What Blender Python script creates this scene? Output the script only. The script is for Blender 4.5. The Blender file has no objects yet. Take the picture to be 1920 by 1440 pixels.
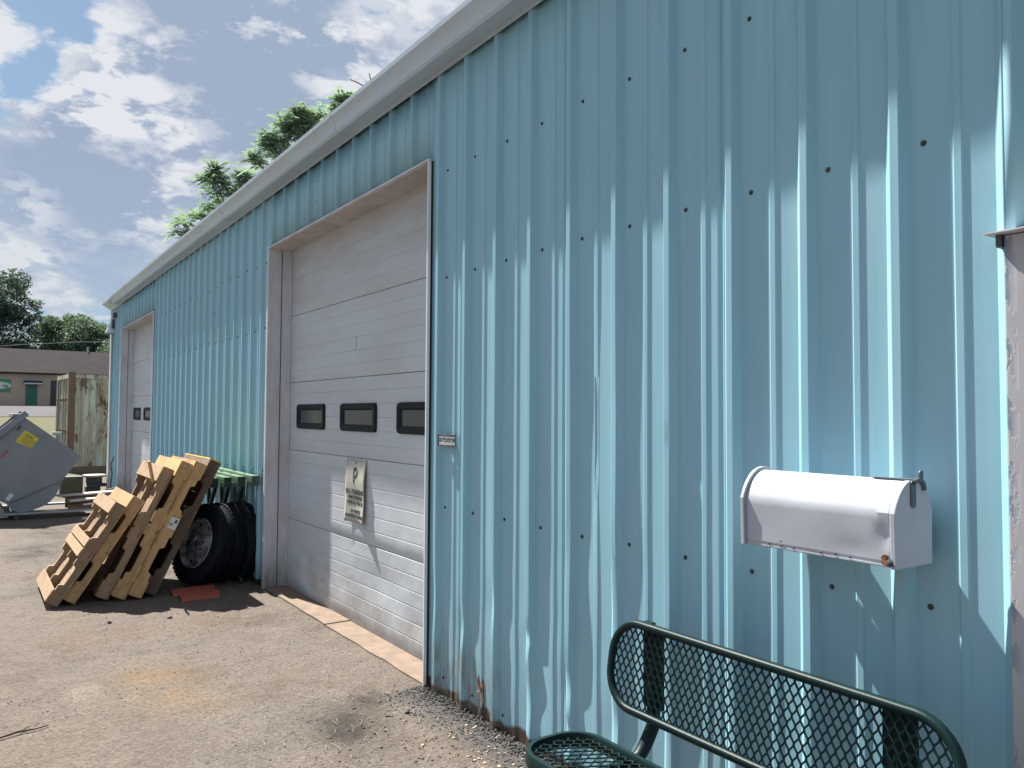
import bpy, math, random
from math import sin, cos, pi, radians as R, sqrt, atan2
from mathutils import Vector, Matrix, noise
random.seed(7)
SC = bpy.context.scene
COL = SC.collection

# ------------------------------------------------------------------ camera
cam = bpy.data.cameras.new('camera'); camo = bpy.data.objects.new('camera', cam); COL.objects.link(camo)
yaw, pitch, roll = 0.6032, 0.0387, 0.0059
fw0 = Vector((sin(yaw), cos(yaw), 0)); r0 = Vector((cos(yaw), -sin(yaw), 0)); u0 = Vector((0, 0, 1))
fw = fw0*cos(pitch)+u0*sin(pitch); up = u0*cos(pitch)-fw0*sin(pitch)
rr = r0*cos(roll)+up*sin(roll); uu = up*cos(roll)-r0*sin(roll)
m = Matrix((rr, uu, -fw)).transposed().to_4x4(); m.translation = Vector((-2.231, 0, 1.59))
camo.matrix_world = m
cam.sensor_width = 36; cam.lens = 1468.14/1920*36; cam.clip_end = 3000; cam.clip_start = .05
SC.camera = camo
SC.render.resolution_x = 1024; SC.render.resolution_y = 768
SC.view_settings.view_transform = 'Standard'; SC.view_settings.look = 'None'
SC.view_settings.exposure = 1.7; SC.view_settings.gamma = 1; SC.view_settings.use_curve_mapping = False

# ------------------------------------------------------------------ node helpers
class NT:
    def __init__(s, tree): s.t = tree; s.n = tree.nodes; s.l = tree.links
    def new(s, typ, **kw):
        n = s.n.new(typ)
        for k, v in kw.items(): setattr(n, k, v)
        return n
    def link(s, a, b): s.l.new(a, b)
    def inp(s, sock, v):
        if hasattr(v, 'is_linked') or hasattr(v, 'links'): s.link(v, sock)
        else: sock.default_value = v
    def math(s, op, a, b=None, c=None, clamp=False):
        n = s.new('ShaderNodeMath', operation=op); n.use_clamp = clamp
        s.inp(n.inputs[0], a)
        if b is not None: s.inp(n.inputs[1], b)
        if c is not None: s.inp(n.inputs[2], c)
        return n.outputs[0]
    def mix(s, f, a, b):
        n = s.new('ShaderNodeMix', data_type='RGBA')
        s.inp(n.inputs[0], f)
        for i, v in ((6, a), (7, b)):
            if isinstance(v, tuple): n.inputs[i].default_value = (v[0], v[1], v[2], 1)
            else: s.link(v, n.inputs[i])
        return n.outputs[2]
    def mul(s, f, a, b):
        n = s.new('ShaderNodeMix', data_type='RGBA', blend_type='MULTIPLY')
        s.inp(n.inputs[0], f)
        for i, v in ((6, a), (7, b)):
            if isinstance(v, tuple): n.inputs[i].default_value = (v[0], v[1], v[2], 1)
            else: s.link(v, n.inputs[i])
        return n.outputs[2]
    def noise(s, vec, scale, detail=4, rough=.5, dist=0, out=0):
        n = s.new('ShaderNodeTexNoise'); n.inputs['Scale'].default_value = scale
        n.inputs['Detail'].default_value = detail; n.inputs['Roughness'].default_value = rough
        n.inputs['Distortion'].default_value = dist
        if vec is not None: s.link(vec, n.inputs['Vector'])
        return n.outputs[out]
    def map(s, v, a, b, c=0., d=1., smooth=False):
        n = s.new('ShaderNodeMapRange'); n.interpolation_type = 'SMOOTHSTEP' if smooth else 'LINEAR'
        s.link(v, n.inputs[0])
        for i, x in enumerate((a, b, c, d)): n.inputs[i+1].default_value = x
        return n.outputs[0]
    def scalevec(s, v, sc):
        n = s.new('ShaderNodeMapping'); n.inputs['Scale'].default_value = sc
        s.link(v, n.inputs['Vector']); return n.outputs[0]

# ------------------------------------------------------------------ world: Nishita sky with broken cumulus
SUN = Vector((-1, 5.0, 7.0)).normalized()
el = math.asin(SUN.z); az = atan2(SUN.x, SUN.y)
w = bpy.data.worlds.new('World'); SC.world = w; w.use_nodes = True
T = NT(w.node_tree); T.n.clear()
out = T.new('ShaderNodeOutputWorld'); bg = T.new('ShaderNodeBackground'); T.link(bg.outputs[0], out.inputs[0])
sky = T.new('ShaderNodeTexSky', sky_type='NISHITA'); sky.sun_disc = False; sky.sun_elevation = el; sky.sun_rotation = az
sky.air_density = 1.0; sky.dust_density = .6; sky.ozone_density = 1.5
bg.inputs[1].default_value = 0.1
tc = T.new('ShaderNodeTexCoord'); D = tc.outputs['Generated']
sep = T.new('ShaderNodeSeparateXYZ'); T.link(D, sep.inputs[0])
# cloud deck coordinates: direction projected on a flat layer, flattened towards the horizon
zz = T.math('ADD', T.math('MAXIMUM', sep.outputs[2], 0.0), 0.35)
px = T.math('DIVIDE', sep.outputs[0], zz); py = T.math('DIVIDE', sep.outputs[1], zz)
cmb = T.new('ShaderNodeCombineXYZ'); T.link(px, cmb.inputs[0]); T.link(py, cmb.inputs[1]); T.inp(cmb.inputs[2], T.math('MULTIPLY', sep.outputs[2], 1.5))
CV = cmb.outputs[0]
def anchor(dx, dy, dz, inner, outer):
    v = T.new('ShaderNodeVectorMath', operation='DISTANCE'); T.link(D, v.inputs[0])
    v.inputs[1].default_value = (dx, dy, dz)
    return T.map(v.outputs[1], outer, inner, 0, 1, True)
def shifted(v, off):
    n = T.new('ShaderNodeVectorMath', operation='ADD'); T.link(v, n.inputs[0]); n.inputs[1].default_value = off; return n.outputs[0]
wn = T.new('ShaderNodeTexNoise'); wn.inputs['Scale'].default_value = 3.0; wn.inputs['Detail'].default_value = 2; T.link(CV, wn.inputs['Vector'])
wv = T.new('ShaderNodeVectorMath', operation='MULTIPLY_ADD'); T.link(wn.outputs['Color'], wv.inputs[0]); wv.inputs[1].default_value = (.12, .12, .12); T.link(CV, wv.inputs[2])
CW_ = wv.outputs[0]
def density(v): return T.math('ADD', T.math('MULTIPLY', T.noise(v, 2.6, 3, .5), .42), T.math('MULTIPLY', T.noise(v, 10.0, 10, .58), .58))
d0 = density(CW_); d1 = density(shifted(CW_, (-.006, .012, .035)))
dens = d0
for (a, amt) in (((.055, .917, .385, .0, .13), -.13), ((.04, .912, .42, .0, .12), -.09), ((.03, .950, .31, 0, .07), -.08),
                 ((.236, .882, .40, .05, .30), .16), ((.11, .955, .27, .02, .16), .14), ((.0, .92, .38, 0, .05), .12),
                 ((.09, .936, .345, .0, .05), .10), ((.06, .976, .19, 0, .14), .05), ((.47, .76, .47, 0, .16), -.03)):
    dens = T.math('ADD', dens, T.math('MULTIPLY', anchor(*a), amt))
cover = T.map(dens, .445, .53, 0, 1, True)
lit = T.map(T.math('SUBTRACT', d0, d1), -.045, .075, 0, 1, True)
edge = T.map(dens, .47, .66, 1, 0, True)
patch = T.map(T.noise(CV, 3.3, 5, .55), .42, .60, 0, 1, True)
bright = T.math('ADD', T.math('MULTIPLY', lit, T.math('ADD', T.math('MULTIPLY', patch, 1.0), .10)), T.math('MULTIPLY', edge, T.math('ADD', T.math('MULTIPLY', patch, .75), .15)))
for (a, amt) in (((.196, .935, .292, .0, .05), .5), ((.165, .955, .245, .0, .05), .3), ((.045, .972, .225, .0, .05), .4), ((.24, .915, .30, 0, .05), .3), ((.36, .85, .38, 0, .09), .35), ((.080, .936, .340, .0, .085), .55), ((.12, .938, .33, .0, .07), .35), ((.05, .955, .29, 0, .05), .3), ((.176, .937, .30, .0, .06), .30),
                 ((.321, .862, .392, 0, .08), .35), ((.0, .92, .385, 0, .06), .45), ((.236, .882, .41, .03, .14), -.35), ((.10, .961, .255, .02, .09), -.30), ((.06, .978, .2, 0, .06), .2)):
    amt_ = T.math('MULTIPLY', anchor(*a), amt)
    if amt > 0: amt_ = T.math('MULTIPLY', amt_, T.math('ADD', T.math('MULTIPLY', lit, 1.5), .05))
    bright = T.math('ADD', bright, amt_)
bright = T.math('MINIMUM', T.math('MAXIMUM', bright, 0.0), 1.0)
low = T.map(sep.outputs[2], .02, .30, 1, 0, True)
greyc = T.mix(low, (1.08, 1.34, 1.80), (1.22, 1.58, 2.06))
whitec = T.mix(low, (2.40, 2.48, 2.62), (2.00, 2.14, 2.32))
cl = T.mix(bright, greyc, whitec)
skyc = T.mix(.30, T.mul(1.0, sky.outputs[0], (.27, .31, .31)), (1.2, 1.55, 2.0))
skyc = T.mix(T.math('MULTIPLY', low, .9), skyc, (1.22, 1.60, 2.02))
T.link(T.mix(cover, skyc, cl), bg.inputs[0])

sl = bpy.data.lights.new('sun', 'SUN'); sl.energy = 4.3; sl.angle = R(.55); sl.color = (1.0, .95, .87)
slo = bpy.data.objects.new('sun', sl); COL.objects.link(slo)
slo.rotation_euler = SUN.to_track_quat('Z', 'Y').to_euler(); slo.location = (-20, 60, 90)

# ------------------------------------------------------------------ mesh helpers
class MB:
    def __init__(s): s.v = []; s.f = []; s.mi = []
    def add(s, vs, fs, mi=0):
        b = len(s.v); s.v += [tuple(p) for p in vs]; s.f += [tuple(b+i for i in f) for f in fs]; s.mi += [mi]*len(fs); return s
    def box(s, x0, x1, y0, y1, z0, z1, mi=0):
        v = [(x, y, z) for z in (z0, z1) for y in (y0, y1) for x in (x0, x1)]
        return s.add(v, [(0, 2, 3, 1), (4, 5, 7, 6), (0, 1, 5, 4), (2, 6, 7, 3), (0, 4, 6, 2), (1, 3, 7, 5)], mi)
    def obox(s, c, ax, ay, az, mi=0):
        c, ax, ay, az = map(Vector, (c, ax, ay, az))
        v = [c+ax*i+ay*j+az*k for k in (-1, 1) for j in (-1, 1) for i in (-1, 1)]
        f = [(0, 2, 3, 1), (4, 5, 7, 6), (0, 1, 5, 4), (2, 6, 7, 3), (0, 4, 6, 2), (1, 3, 7, 5)]
        if ax.cross(ay).dot(az) < 0: f = [q[::-1] for q in f]
        return s.add(v, f, mi)
    def bar(s, a, b, w, h, upv=(0, 0, 1), mi=0):
        a, b = Vector(a), Vector(b); d = (b-a); L = d.length; d.normalize()
        x = d.cross(Vector(upv)).normalized(); y = x.cross(d)
        return s.obox((a+b)/2, x*w/2, d*L/2, y*h/2, mi)
    def prism(s, pts, vec, mi=0):   # polygon of 3-D points pushed along vec
        n = len(pts); vec = Vector(vec); P = [Vector(p) for p in pts]
        nrm = Vector((0, 0, 0))
        for i in range(n): nrm += P[i].cross(P[(i+1) % n])
        if nrm.dot(vec) > 0: P = P[::-1]
        v = P+[p+vec for p in P]
        f = [tuple(range(n)), tuple(range(2*n-1, n-1, -1))]
        f += [(i, i+n, (i+1) % n+n, (i+1) % n) for i in range(n)]
        return s.add(v, f, mi)
    def tube(s, pts, r, n=8, mi=0, cap=True):
        P = [Vector(p) for p in pts]; rs = r if isinstance(r, (list, tuple)) else [r]*len(P)
        b = len(s.v); prev = None
        for i, p in enumerate(P):
            d = (P[min(i+1, len(P)-1)]-P[max(i-1, 0)]).normalized()
            if prev is None:
                a = Vector((0, 0, 1)) if abs(d.z) < .9 else Vector((1, 0, 0)); x = d.cross(a).normalized()
            else: x = (prev-d*prev.dot(d)).normalized()
            prev = x; y = d.cross(x)
            for k in range(n):
                t = 2*pi*k/n; s.v.append(tuple(p+(x*cos(t)+y*sin(t))*rs[i]))
        for i in range(len(P)-1):
            for k in range(n):
                s.f.append((b+i*n+k, b+i*n+(k+1) % n, b+(i+1)*n+(k+1) % n, b+(i+1)*n+k)); s.mi.append(mi)
        if cap:
            s.f.append(tuple(b+k for k in range(n-1, -1, -1))); s.mi.append(mi)
            s.f.append(tuple(b+(len(P)-1)*n+k for k in range(n))); s.mi.append(mi)
        return s
    def lathe(s, prof, n=24, c=(0, 0, 0), axis=(0, 0, 1), mi=0):   # prof: (radius, height)
        A = Vector(axis).normalized(); a = Vector((0, 0, 1)) if abs(A.z) < .9 else Vector((1, 0, 0))
        X = A.cross(a).normalized(); Y = A.cross(X); c = Vector(c); b = len(s.v)
        for (r, h) in prof:
            for k in range(n):
                t = 2*pi*k/n; s.v.append(tuple(c+A*h+(X*cos(t)+Y*sin(t))*r))
        for i in range(len(prof)-1):
            for k in range(n):
                s.f.append((b+i*n+k, b+i*n+(k+1) % n, b+(i+1)*n+(k+1) % n, b+(i+1)*n+k)); s.mi.append(mi)
        return s
    def build(s, name, mat, parent=None, smooth=False, bevel=0, kind=None, org=None, ang=40):
        me = bpy.data.meshes.new(name)
        if org is None:
            n = len(s.v); xs = [p[0] for p in s.v]; ys = [p[1] for p in s.v]; zs = [p[2] for p in s.v]
            org = Vector(((min(xs)+max(xs))/2, (min(ys)+max(ys))/2, min(zs)))
        org = Vector(org)
        me.from_pydata([(p[0]-org.x, p[1]-org.y, p[2]-org.z) for p in s.v], [], s.f)
        mats = mat if isinstance(mat, (list, tuple)) else [mat]
        for q in mats: me.materials.append(q)
        me.polygons.foreach_set('material_index', s.mi)
        if smooth:
            me.polygons.foreach_set('use_smooth', [True]*len(s.f))
            me.set_sharp_from_angle(angle=R(ang))
        me.update()
        o = bpy.data.objects.new(name, me); COL.objects.link(o)
        o.location = org
        if parent is not None:
            o.parent = parent; o.location = org-WL[parent.name]
        WL[o.name] = org
        if bevel:
            bm = o.modifiers.new('bevel', 'BEVEL'); bm.width = bevel; bm.segments = 2; bm.limit_method = 'ANGLE'; bm.angle_limit = R(35)
        if kind: o['kind'] = kind
        return o
WL = {}
def empty(name, loc, label, cat, group=None):
    o = bpy.data.objects.new(name, None); COL.objects.link(o); o.location = loc; o.empty_display_size = .2
    WL[o.name] = Vector(loc); o['label'] = label; o['category'] = cat
    if group: o['group'] = group
    return o
def tag(o, label, cat, group=None):
    o['label'] = label; o['category'] = cat
    if group: o['group'] = group
    return o
def copy_tree(o, parent=None):
    c = o.copy(); COL.objects.link(c); c.parent = parent
    for ch in list(o.children): copy_tree(ch, c)
    return c

# ------------------------------------------------------------------ materials
def mat(name, col, rough=.6, metal=0, spec=.5, vary=.0, vscale=3., bump=0, bscale=40., coords='pos', fn=None, coat=0, rand=0):
    M = bpy.data.materials.new(name); M.use_nodes = True; t = NT(M.node_tree)
    b = t.n['Principled BSDF']; b.inputs['Roughness'].default_value = rough; b.inputs['Metallic'].default_value = metal
    b.inputs['Specular IOR Level'].default_value = spec
    if coat: b.inputs['Coat Weight'].default_value = coat; b.inputs['Coat Roughness'].default_value = .15
    if coords == 'pos': P = t.new('ShaderNodeNewGeometry').outputs['Position']
    else: P = t.new('ShaderNodeTexCoord').outputs['Object']
    c = None
    base = t.new('ShaderNodeRGB'); base.outputs[0].default_value = (*col, 1); c = base.outputs[0]
    if rand:
        oi = t.new('ShaderNodeObjectInfo'); hs = t.new('ShaderNodeHueSaturation'); t.link(c, hs.inputs['Color'])
        t.link(t.map(oi.outputs['Random'], 0, 1, 1-rand, 1+rand), hs.inputs['Value']); c = hs.outputs[0]
    if vary:
        n = t.noise(P, vscale, 6, .6); f = t.map(n, .3, .7, 1-vary, 1+vary)
        hs = t.new('ShaderNodeHueSaturation'); t.link(c, hs.inputs['Color']); t.link(f, hs.inputs['Value']); c = hs.outputs[0]
    if fn: c = fn(t, P, c, b) or c
    t.link(c, b.inputs['Base Color'])
    if bump and not b.inputs['Normal'].is_linked:
        n = t.noise(P, bscale, 5, .6); bp = t.new('ShaderNodeBump'); bp.inputs['Strength'].default_value = bump; bp.inputs['Distance'].default_value = .01
        t.link(n, bp.inputs['Height']); t.link(bp.outputs[0], b.inputs['Normal'])
    return M

def zof(t, P):
    s = t.new('ShaderNodeSeparateXYZ'); t.link(P, s.inputs[0]); return s.outputs
def f_teal(t, P, c, b):
    z = zof(t, P)
    # chalky vertical streaks and broad fading
    st = t.noise(t.scalevec(P, (6, 14, .5)), 2.0, 5, .6)
    c = t.mix(t.map(st, .42, .75, 0, .32), c, (.36, .51, .58))
    st2 = t.noise(t.scalevec(P, (3, 5, .8)), 1.1, 5, .65)
    c = t.mix(t.map(st2, .46, .72, 0, .26), c, (.20, .345, .42))
    # brown splash and rust band along the foot
    hz = t.math('ADD', z[2], t.math('MULTIPLY', t.noise(t.scalevec(P, (1, 1, .2)), 5.0, 3, .5), -.11))
    c = t.mix(t.map(hz, -.006, .012, 1, 0), c, (.055, .034, .024))
    dz = t.map(hz, -.02, .55, 1, 0, True)
    dn = t.noise(t.scalevec(P, (3, 9, 1.6)), 3.0, 6, .7)
    near = t.map(z[1], 3.05, 3.55, 0, 1, True)
    near2 = t.map(z[1], 4.1, 4.0, 0, 1, True)
    nn = t.math('ADD', t.math('MULTIPLY', t.math('MULTIPLY', near, near2), .85), .10)
    c = t.mix(t.math('MULTIPLY', t.math('MULTIPLY', dz, t.map(dn, .38, .62, 0, 1)), nn), c, (.20, .16, .12))
    # small paint chips
    ch = t.noise(P, 38.0, 2, .5)
    c = t.mix(t.math('MULTIPLY', t.map(ch, .77, .79, 0, 1), t.map(z[2], 1.6, .2, .2, .9)), c, (.10, .09, .08))
    # long oil-canning waves in the sheet
    bp = t.new('ShaderNodeBump'); bp.inputs['Strength'].default_value = .12; bp.inputs['Distance'].default_value = .02
    t.link(t.noise(t.scalevec(P, (1, 1.6, .45)), 1.3, 2, .4), bp.inputs['Height'])
    bp2 = t.new('ShaderNodeBump'); bp2.inputs['Strength'].default_value = .04; bp2.inputs['Distance'].default_value = .002
    t.link(t.noise(P, 260, 3, .6), bp2.inputs['Height']); t.link(bp.outputs[0], bp2.inputs['Normal'])
    t.link(bp2.outputs[0], b.inputs['Normal'])
    t.link(t.map(st, .3, .7, .36, .52), b.inputs['Roughness'])
    return c
M_teal = mat('teal_painted_steel', (.238, .457, .556), .45, spec=.5, fn=f_teal)

def f_door(t, P, c, b):
    z = zof(t, P)
    d = t.noise(t.scalevec(P, (1, .8, 3)), 1.4, 6, .62)
    c = t.mix(t.map(d, .42, .7, 0, .35), c, (.40, .37, .35))
    # dust caught near the head and grime near the bottom
    topd = t.math('MULTIPLY', t.map(z[2], 2.2, 3.05, 0, 1, True), t.map(t.noise(t.scalevec(P, (1, .7, 5)), 2.5, 5, .6), .35, .6, .35, 1))
    c = t.mix(t.math('MULTIPLY', topd, .50), c, (.33, .30, .275))
    bot = t.math('MULTIPLY', t.map(z[2], .75, .0, 0, 1, True), t.map(t.noise(t.scalevec(P, (1, 1, 1.4)), 2.2, 7, .7), .38, .62, 0, 1))
    c = t.mix(t.math('MULTIPLY', bot, .62), c, (.24, .21, .18))
    sc = t.noise(t.scalevec(P, (1, 3, 30)), 6, 3, .5)
    c = t.mix(t.map(sc, .72, .75, 0, .5), c, (.2, .19, .18))
    bp = t.new('ShaderNodeBump'); bp.inputs['Strength'].default_value = .35; bp.inputs['Distance'].default_value = .02
    t.link(t.noise(t.scalevec(P, (1, 1, 1)), 3.0, 3, .5), bp.inputs['Height'])
    bp2 = t.new('ShaderNodeBump'); bp2.inputs['Strength'].default_value = .05; bp2.inputs['Distance'].default_value = .002
    t.link(t.noise(P, 300, 2, .6), bp2.inputs['Height']); t.link(bp.outputs[0], bp2.inputs['Normal'])
    t.link(bp2.outputs[0], b.inputs['Normal'])
    return c
M_door = mat('white_door_steel', (.52, .565, .61), .52, spec=.3, fn=f_door)

def f_trim(t, P, c, b):
    d = t.noise(t.scalevec(P, (2, 2, .7)), 3.0, 7, .65)
    c = t.mix(t.map(d, .42, .72, 0, .55), c, (.34, .31, .29))
    z = zof(t, P)
    c = t.mix(t.math('MULTIPLY', t.map(z[2], .5, 0, 0, 1, True), t.map(d, .35, .6, .2, .9)), c, (.16, .14, .12))
    return c
M_trim = mat('dusty_white_trim', (.56, .57, .61), .55, fn=f_trim, bump=.1, bscale=30)
M_jamb = mat('clean_white_edge', (.78, .78, .80), .5)
M_soffit = mat('brown_dusted_head_trim', (.44, .41, .40), .65, vary=.25, vscale=5, bump=.1)
def f_gutter(t, P, c, b):
    d = t.noise(t.scalevec(P, (6, .5, 6)), 2.0, 6, .6)
    c = t.mix(t.map(d, .42, .72, 0, .45), c, (.36, .38, .39))
    r = t.noise(t.scalevec(P, (1, 7, 1)), 3.0, 5, .7); return t.mix(t.map(r, .60, .72, 0, .4), c, (.26, .25, .23))
M_gutter = mat('white_gutter_paint', (.48, .57, .66), .4, fn=f_gutter)
def f_peel(t, P, c, b):
    n = t.noise(t.scalevec(P, (1, 1, .45)), 26, 7, .65); k = t.noise(P, 4.0, 2, .5); z = zof(t, P)
    reg = t.math('MULTIPLY', t.map(z[1], .905, .925, 0, 1), t.map(k, .36, .52, 0, 1))
    msk = t.math('MULTIPLY', t.map(n, .49, .53, 0, 1), reg)
    bp = t.new('ShaderNodeBump'); bp.inputs['Strength'].default_value = .6; bp.inputs['Distance'].default_value = .003; bp.invert = True
    t.link(msk, bp.inputs['Height']); t.link(bp.outputs[0], b.inputs['Normal'])
    c = t.mix(t.map(t.noise(P, 9, 5, .7), .45, .75, 0, .35), c, (.33, .30, .32))
    return t.mix(msk, c, (.20, .23, .29))
M_peel = mat('peeling_white_frame', (.40, .40, .43), .6, fn=f_peel)
M_chrome = mat('bright_foil', (.80, .80, .84), .25, metal=.35, bump=.4, bscale=120)
M_darkletter = mat('dark_lettering', (.03, .035, .045), .6)
M_rubber = mat('black_rubber', (.008, .011, .015), .6, spec=.2, vary=.2, vscale=10, bump=.1)
M_seal = mat('dark_gap', (.02, .02, .022), .9)
def f_glass(t, P, c, b):
    n = t.noise(P, 7, 5, .6); t.link(t.map(n, .3, .7, .08, .35), b.inputs['Roughness'])
    return t.mix(t.map(n, .35, .7, 0, .5), c, (.07, .085, .095))
M_glass = mat('dirty_window_glass', (.03, .038, .045), .12, fn=f_glass, spec=.4)
M_screw = mat('weathered_screw', (.045, .055, .06), .6, rand=.3)
def f_rustchip(t, P, c, b):
    n = t.noise(P, 30, 5, .7); return t.mix(t.map(n, .45, .6, 0, 1), c, (.30, .13, .05))
M_rust = mat('torn_rusty_edge', (.03, .022, .018), .9, fn=f_rustchip)

# asphalt ---------------------------------------------------------------
def f_asph(t, P, c, b):
    z = zof(t, P)
    def spot(x, y, rx, ry, col, amt, c, sc=3.0, lo=.38, hi=.60):
        mp = t.new('ShaderNodeMapping'); t.link(P, mp.inputs['Vector']); mp.inputs['Location'].default_value = (-x/rx, -y/ry, 0); mp.inputs['Scale'].default_value = (1/rx, 1/ry, 0)
        ln = t.new('ShaderNodeVectorMath', operation='LENGTH'); t.link(mp.outputs[0], ln.inputs[0])
        fo = t.map(ln.outputs['Value'], 1.0, .15, 0, 1, True)
        nn = t.map(t.noise(P, sc, 6, .7), lo, hi, .1, 1)
        return t.mix(t.math('MULTIPLY', t.math('MULTIPLY', fo, nn), amt), c, col)
    br = t.noise(P, .55, 5, .6)
    c = t.mix(t.map(br, .35, .65, 0, 1), c, (.128, .104, .085))
    md = t.noise(P, 3.2, 6, .65)
    c = t.mul(t.map(md, .25, .6, .55, 0), c, (.66, .63, .61))
    dt = t.noise(P, 1.1, 7, .72); c = t.mul(t.map(dt, .52, .66, 0, .75), c, (.60, .56, .53))
    # rust run-off, light scuffs, oil
    c = spot(-1.30, 5.00, .34, .85, (.165, .112, .066), .75, c, 2.2, .42, .62)
    c = spot(-1.10, 4.60, .25, .40, (.160, .115, .072), .7, c, 2.2, .42, .62)
    c = spot(-1.45, 6.30, .55, .55, (.115, .078, .063), .7, c)
    c = spot(-.95, 6.25, .55, .45, (.125, .088, .068), .6, c)
    c = spot(-1.66, 5.06, .16, .26, (.20, .175, .14), .6, c)
    c = spot(-.62, 3.80, .30, .55, (.028, .024, .021), .9, c, 2.6, .36, .6)
    c = spot(-.36, 4.05, .22, .35, (.035, .028, .022), .8, c)
    c = spot(-1.60, 10.4, .45, 1.0, (.022, .020, .019), .95, c)
    c = spot(-1.25, 12.0, .40, .9, (.028, .025, .022), .8, c)
    c = spot(-1.50, 8.2, .5, .9, (.045, .040, .032), .7, c)
    # dark loose strip along the wall
    wl = t.math('ADD', z[0], t.math('MULTIPLY', t.noise(P, 5, 4, .6), .16))
    strip = t.math('MULTIPLY', t.map(wl, -.22, -.05, 0, 1, True), t.map(z[1], 4.25, 4.0, 0, 1, True))
    c = t.mix(t.math('MULTIPLY', strip, .75), c, (.055, .053, .052))
    # aggregate: fine light and dark specks
    v = t.new('ShaderNodeTexVoronoi'); v.inputs['Scale'].default_value = 95; t.link(P, v.inputs['Vector'])
    hs = t.new('ShaderNodeHueSaturation'); sx = t.new('ShaderNodeSeparateColor'); t.link(v.outputs['Color'], sx.inputs[0])
    t.link(t.map(sx.outputs[0], 0, 1, .74, 1.28), hs.inputs['Value']); t.link(c, hs.inputs['Color']); c = hs.outputs[0]
    v2 = t.new('ShaderNodeTexVoronoi'); v2.inputs['Scale'].default_value = 26; t.link(P, v2.inputs['Vector'])
    s2 = t.new('ShaderNodeSeparateColor'); t.link(v2.outputs['Color'], s2.inputs[0])
    sp = t.math('MULTIPLY', t.map(s2.outputs[1], .90, .93, 0, 1), t.map(v2.outputs['Distance'], .22, .15, 0, 1))
    c = t.mix(t.math('MULTIPLY', sp, .75), c, (.24, .21, .17))
    sp = t.math('MULTIPLY', t.map(s2.outputs[2], .90, .93, 0, 1), t.map(v2.outputs['Distance'], .26, .18, 0, 1))
    c = t.mix(t.math('MULTIPLY', sp, .6), c, (.025, .024, .024))
    h = t.math('ADD', t.math('MULTIPLY', v.outputs['Distance'], .5), t.noise(P, 60, 6, .7))
    bp = t.new('ShaderNodeBump'); bp.inputs['Strength'].default_value = .75; bp.inputs['Distance'].default_value = .012
    t.link(h, bp.inputs['Height'])
    bq = t.new('ShaderNodeBump'); bq.inputs['Strength'].default_value = .5; bq.inputs['Distance'].default_value = .05
    t.link(t.noise(P, 5, 4, .6), bq.inputs['Height']); t.link(bp.outputs[0], bq.inputs['Normal'])
    t.link(bq.outputs[0], b.inputs['Normal'])
    return c
M_asph = mat('worn_asphalt', (.118, .103, .090), .9, spec=.25, fn=f_asph)
def f_grass(t, P, c, b):
    z = zof(t, P)
    n = t.noise(P, 1.0, 7, .65); c = t.mix(t.map(n, .38, .62, 0, 1), c, (.095, .085, .042))
    n2 = t.noise(P, .35, 4, .6); g = t.math('MULTIPLY', t.map(z[1], 30, 22, 0, 1, True), t.map(n2, .35, .55, .2, 1))
    return t.mix(g, c, (.10, .088, .07))
M_grass = mat('dry_lawn', (.060, .070, .028), .9, spec=.2, fn=f_grass, bump=.8, bscale=25)
M_conc = mat('weathered_concrete', (.185, .138, .104), .85, vary=.22, vscale=7, bump=.35, bscale=80, spec=.3)
M_pave = mat('pale_pavement', (.095, .092, .098), .9, spec=.1, vary=.12, vscale=.4)
M_gravel = mat('loose_asphalt_crumbs', (.052, .052, .054), .9, vary=.5, vscale=60)
M_chip = mat('pale_chips', (.34, .28, .20), .8, vary=.4, vscale=50)
M_straw = mat('dry_straw', (.30, .24, .14), .8)
M_twig = mat('grey_twig', (.10, .08, .06), .9)

# wood --------------------------------------------------------------------
def f_wood(t, P, c, b):
    oi = t.new('ShaderNodeObjectInfo')
    n = t.noise(t.scalevec(P, (30, 30, 3.0)), 1.6, 8, .65, .6)
    c = t.mul(t.map(n, .32, .68, .55, 0), c, (.50, .38, .28))
    k = t.noise(t.scalevec(P, (4, 4, 4)), 1.3, 6, .7)
    c = t.mix(t.map(k, .50, .70, 0, .6), c, (.15, .105, .075))
    kk = t.noise(P, 22, 3, .5); c = t.mix(t.map(kk, .68, .74, 0, .7), c, (.07, .045, .03))
    gx = t.noise(t.scalevec(P, (2, 2, 1)), 2.7, 5, .6); return t.mix(t.map(gx, .5, .66, 0, .45), c, (.22, .20, .18))
M_wood = mat('pallet_pine', (.52, .34, .165), .75, spec=.3, fn=f_wood, rand=.30, coords='obj', bump=.3, bscale=60)
M_woodw = mat('weathered_pallet_wood', (.33, .235, .15), .8, spec=.3, fn=f_wood, rand=.30, coords='obj', bump=.3, bscale=60)
M_woodd = mat('darkened_pallet_wood', (.17, .125, .09), .85, spec=.2, fn=f_wood, rand=.30, coords='obj', bump=.3, bscale=60)
M_yellow = mat('yellow_painted_wood', (.60, .42, .07), .7, vary=.15, vscale=12)
M_label = mat('paper_label', (.62, .62, .62), .7)
M_tyre = mat('tyre_rubber', (.007, .009, .014), .7, spec=.2, vary=.25, vscale=14, bump=.2, bscale=30)
def f_rim(t, P, c, b):
    n = t.noise(P, 9, 7, .7); return t.mix(t.map(n, .44, .58, 0, .9), c, (.07, .055, .05))
M_rim = mat('flaking_white_rim', (.36, .37, .40), .6, fn=f_rim)
M_green_shade = mat('shaded_rack_green', (.010, .035, .026), .5, vary=.2, vscale=8)  # legs and end caps: their shade is put into the colour
M_green_lit = mat('sunlit_rack_green', (.12, .25, .14), .5, vary=.12, vscale=8)  # same rack paint, with sunlight on the channels put into the colour
M_hole = mat('slot_shadow', (.01, .02, .018), .9)
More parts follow.
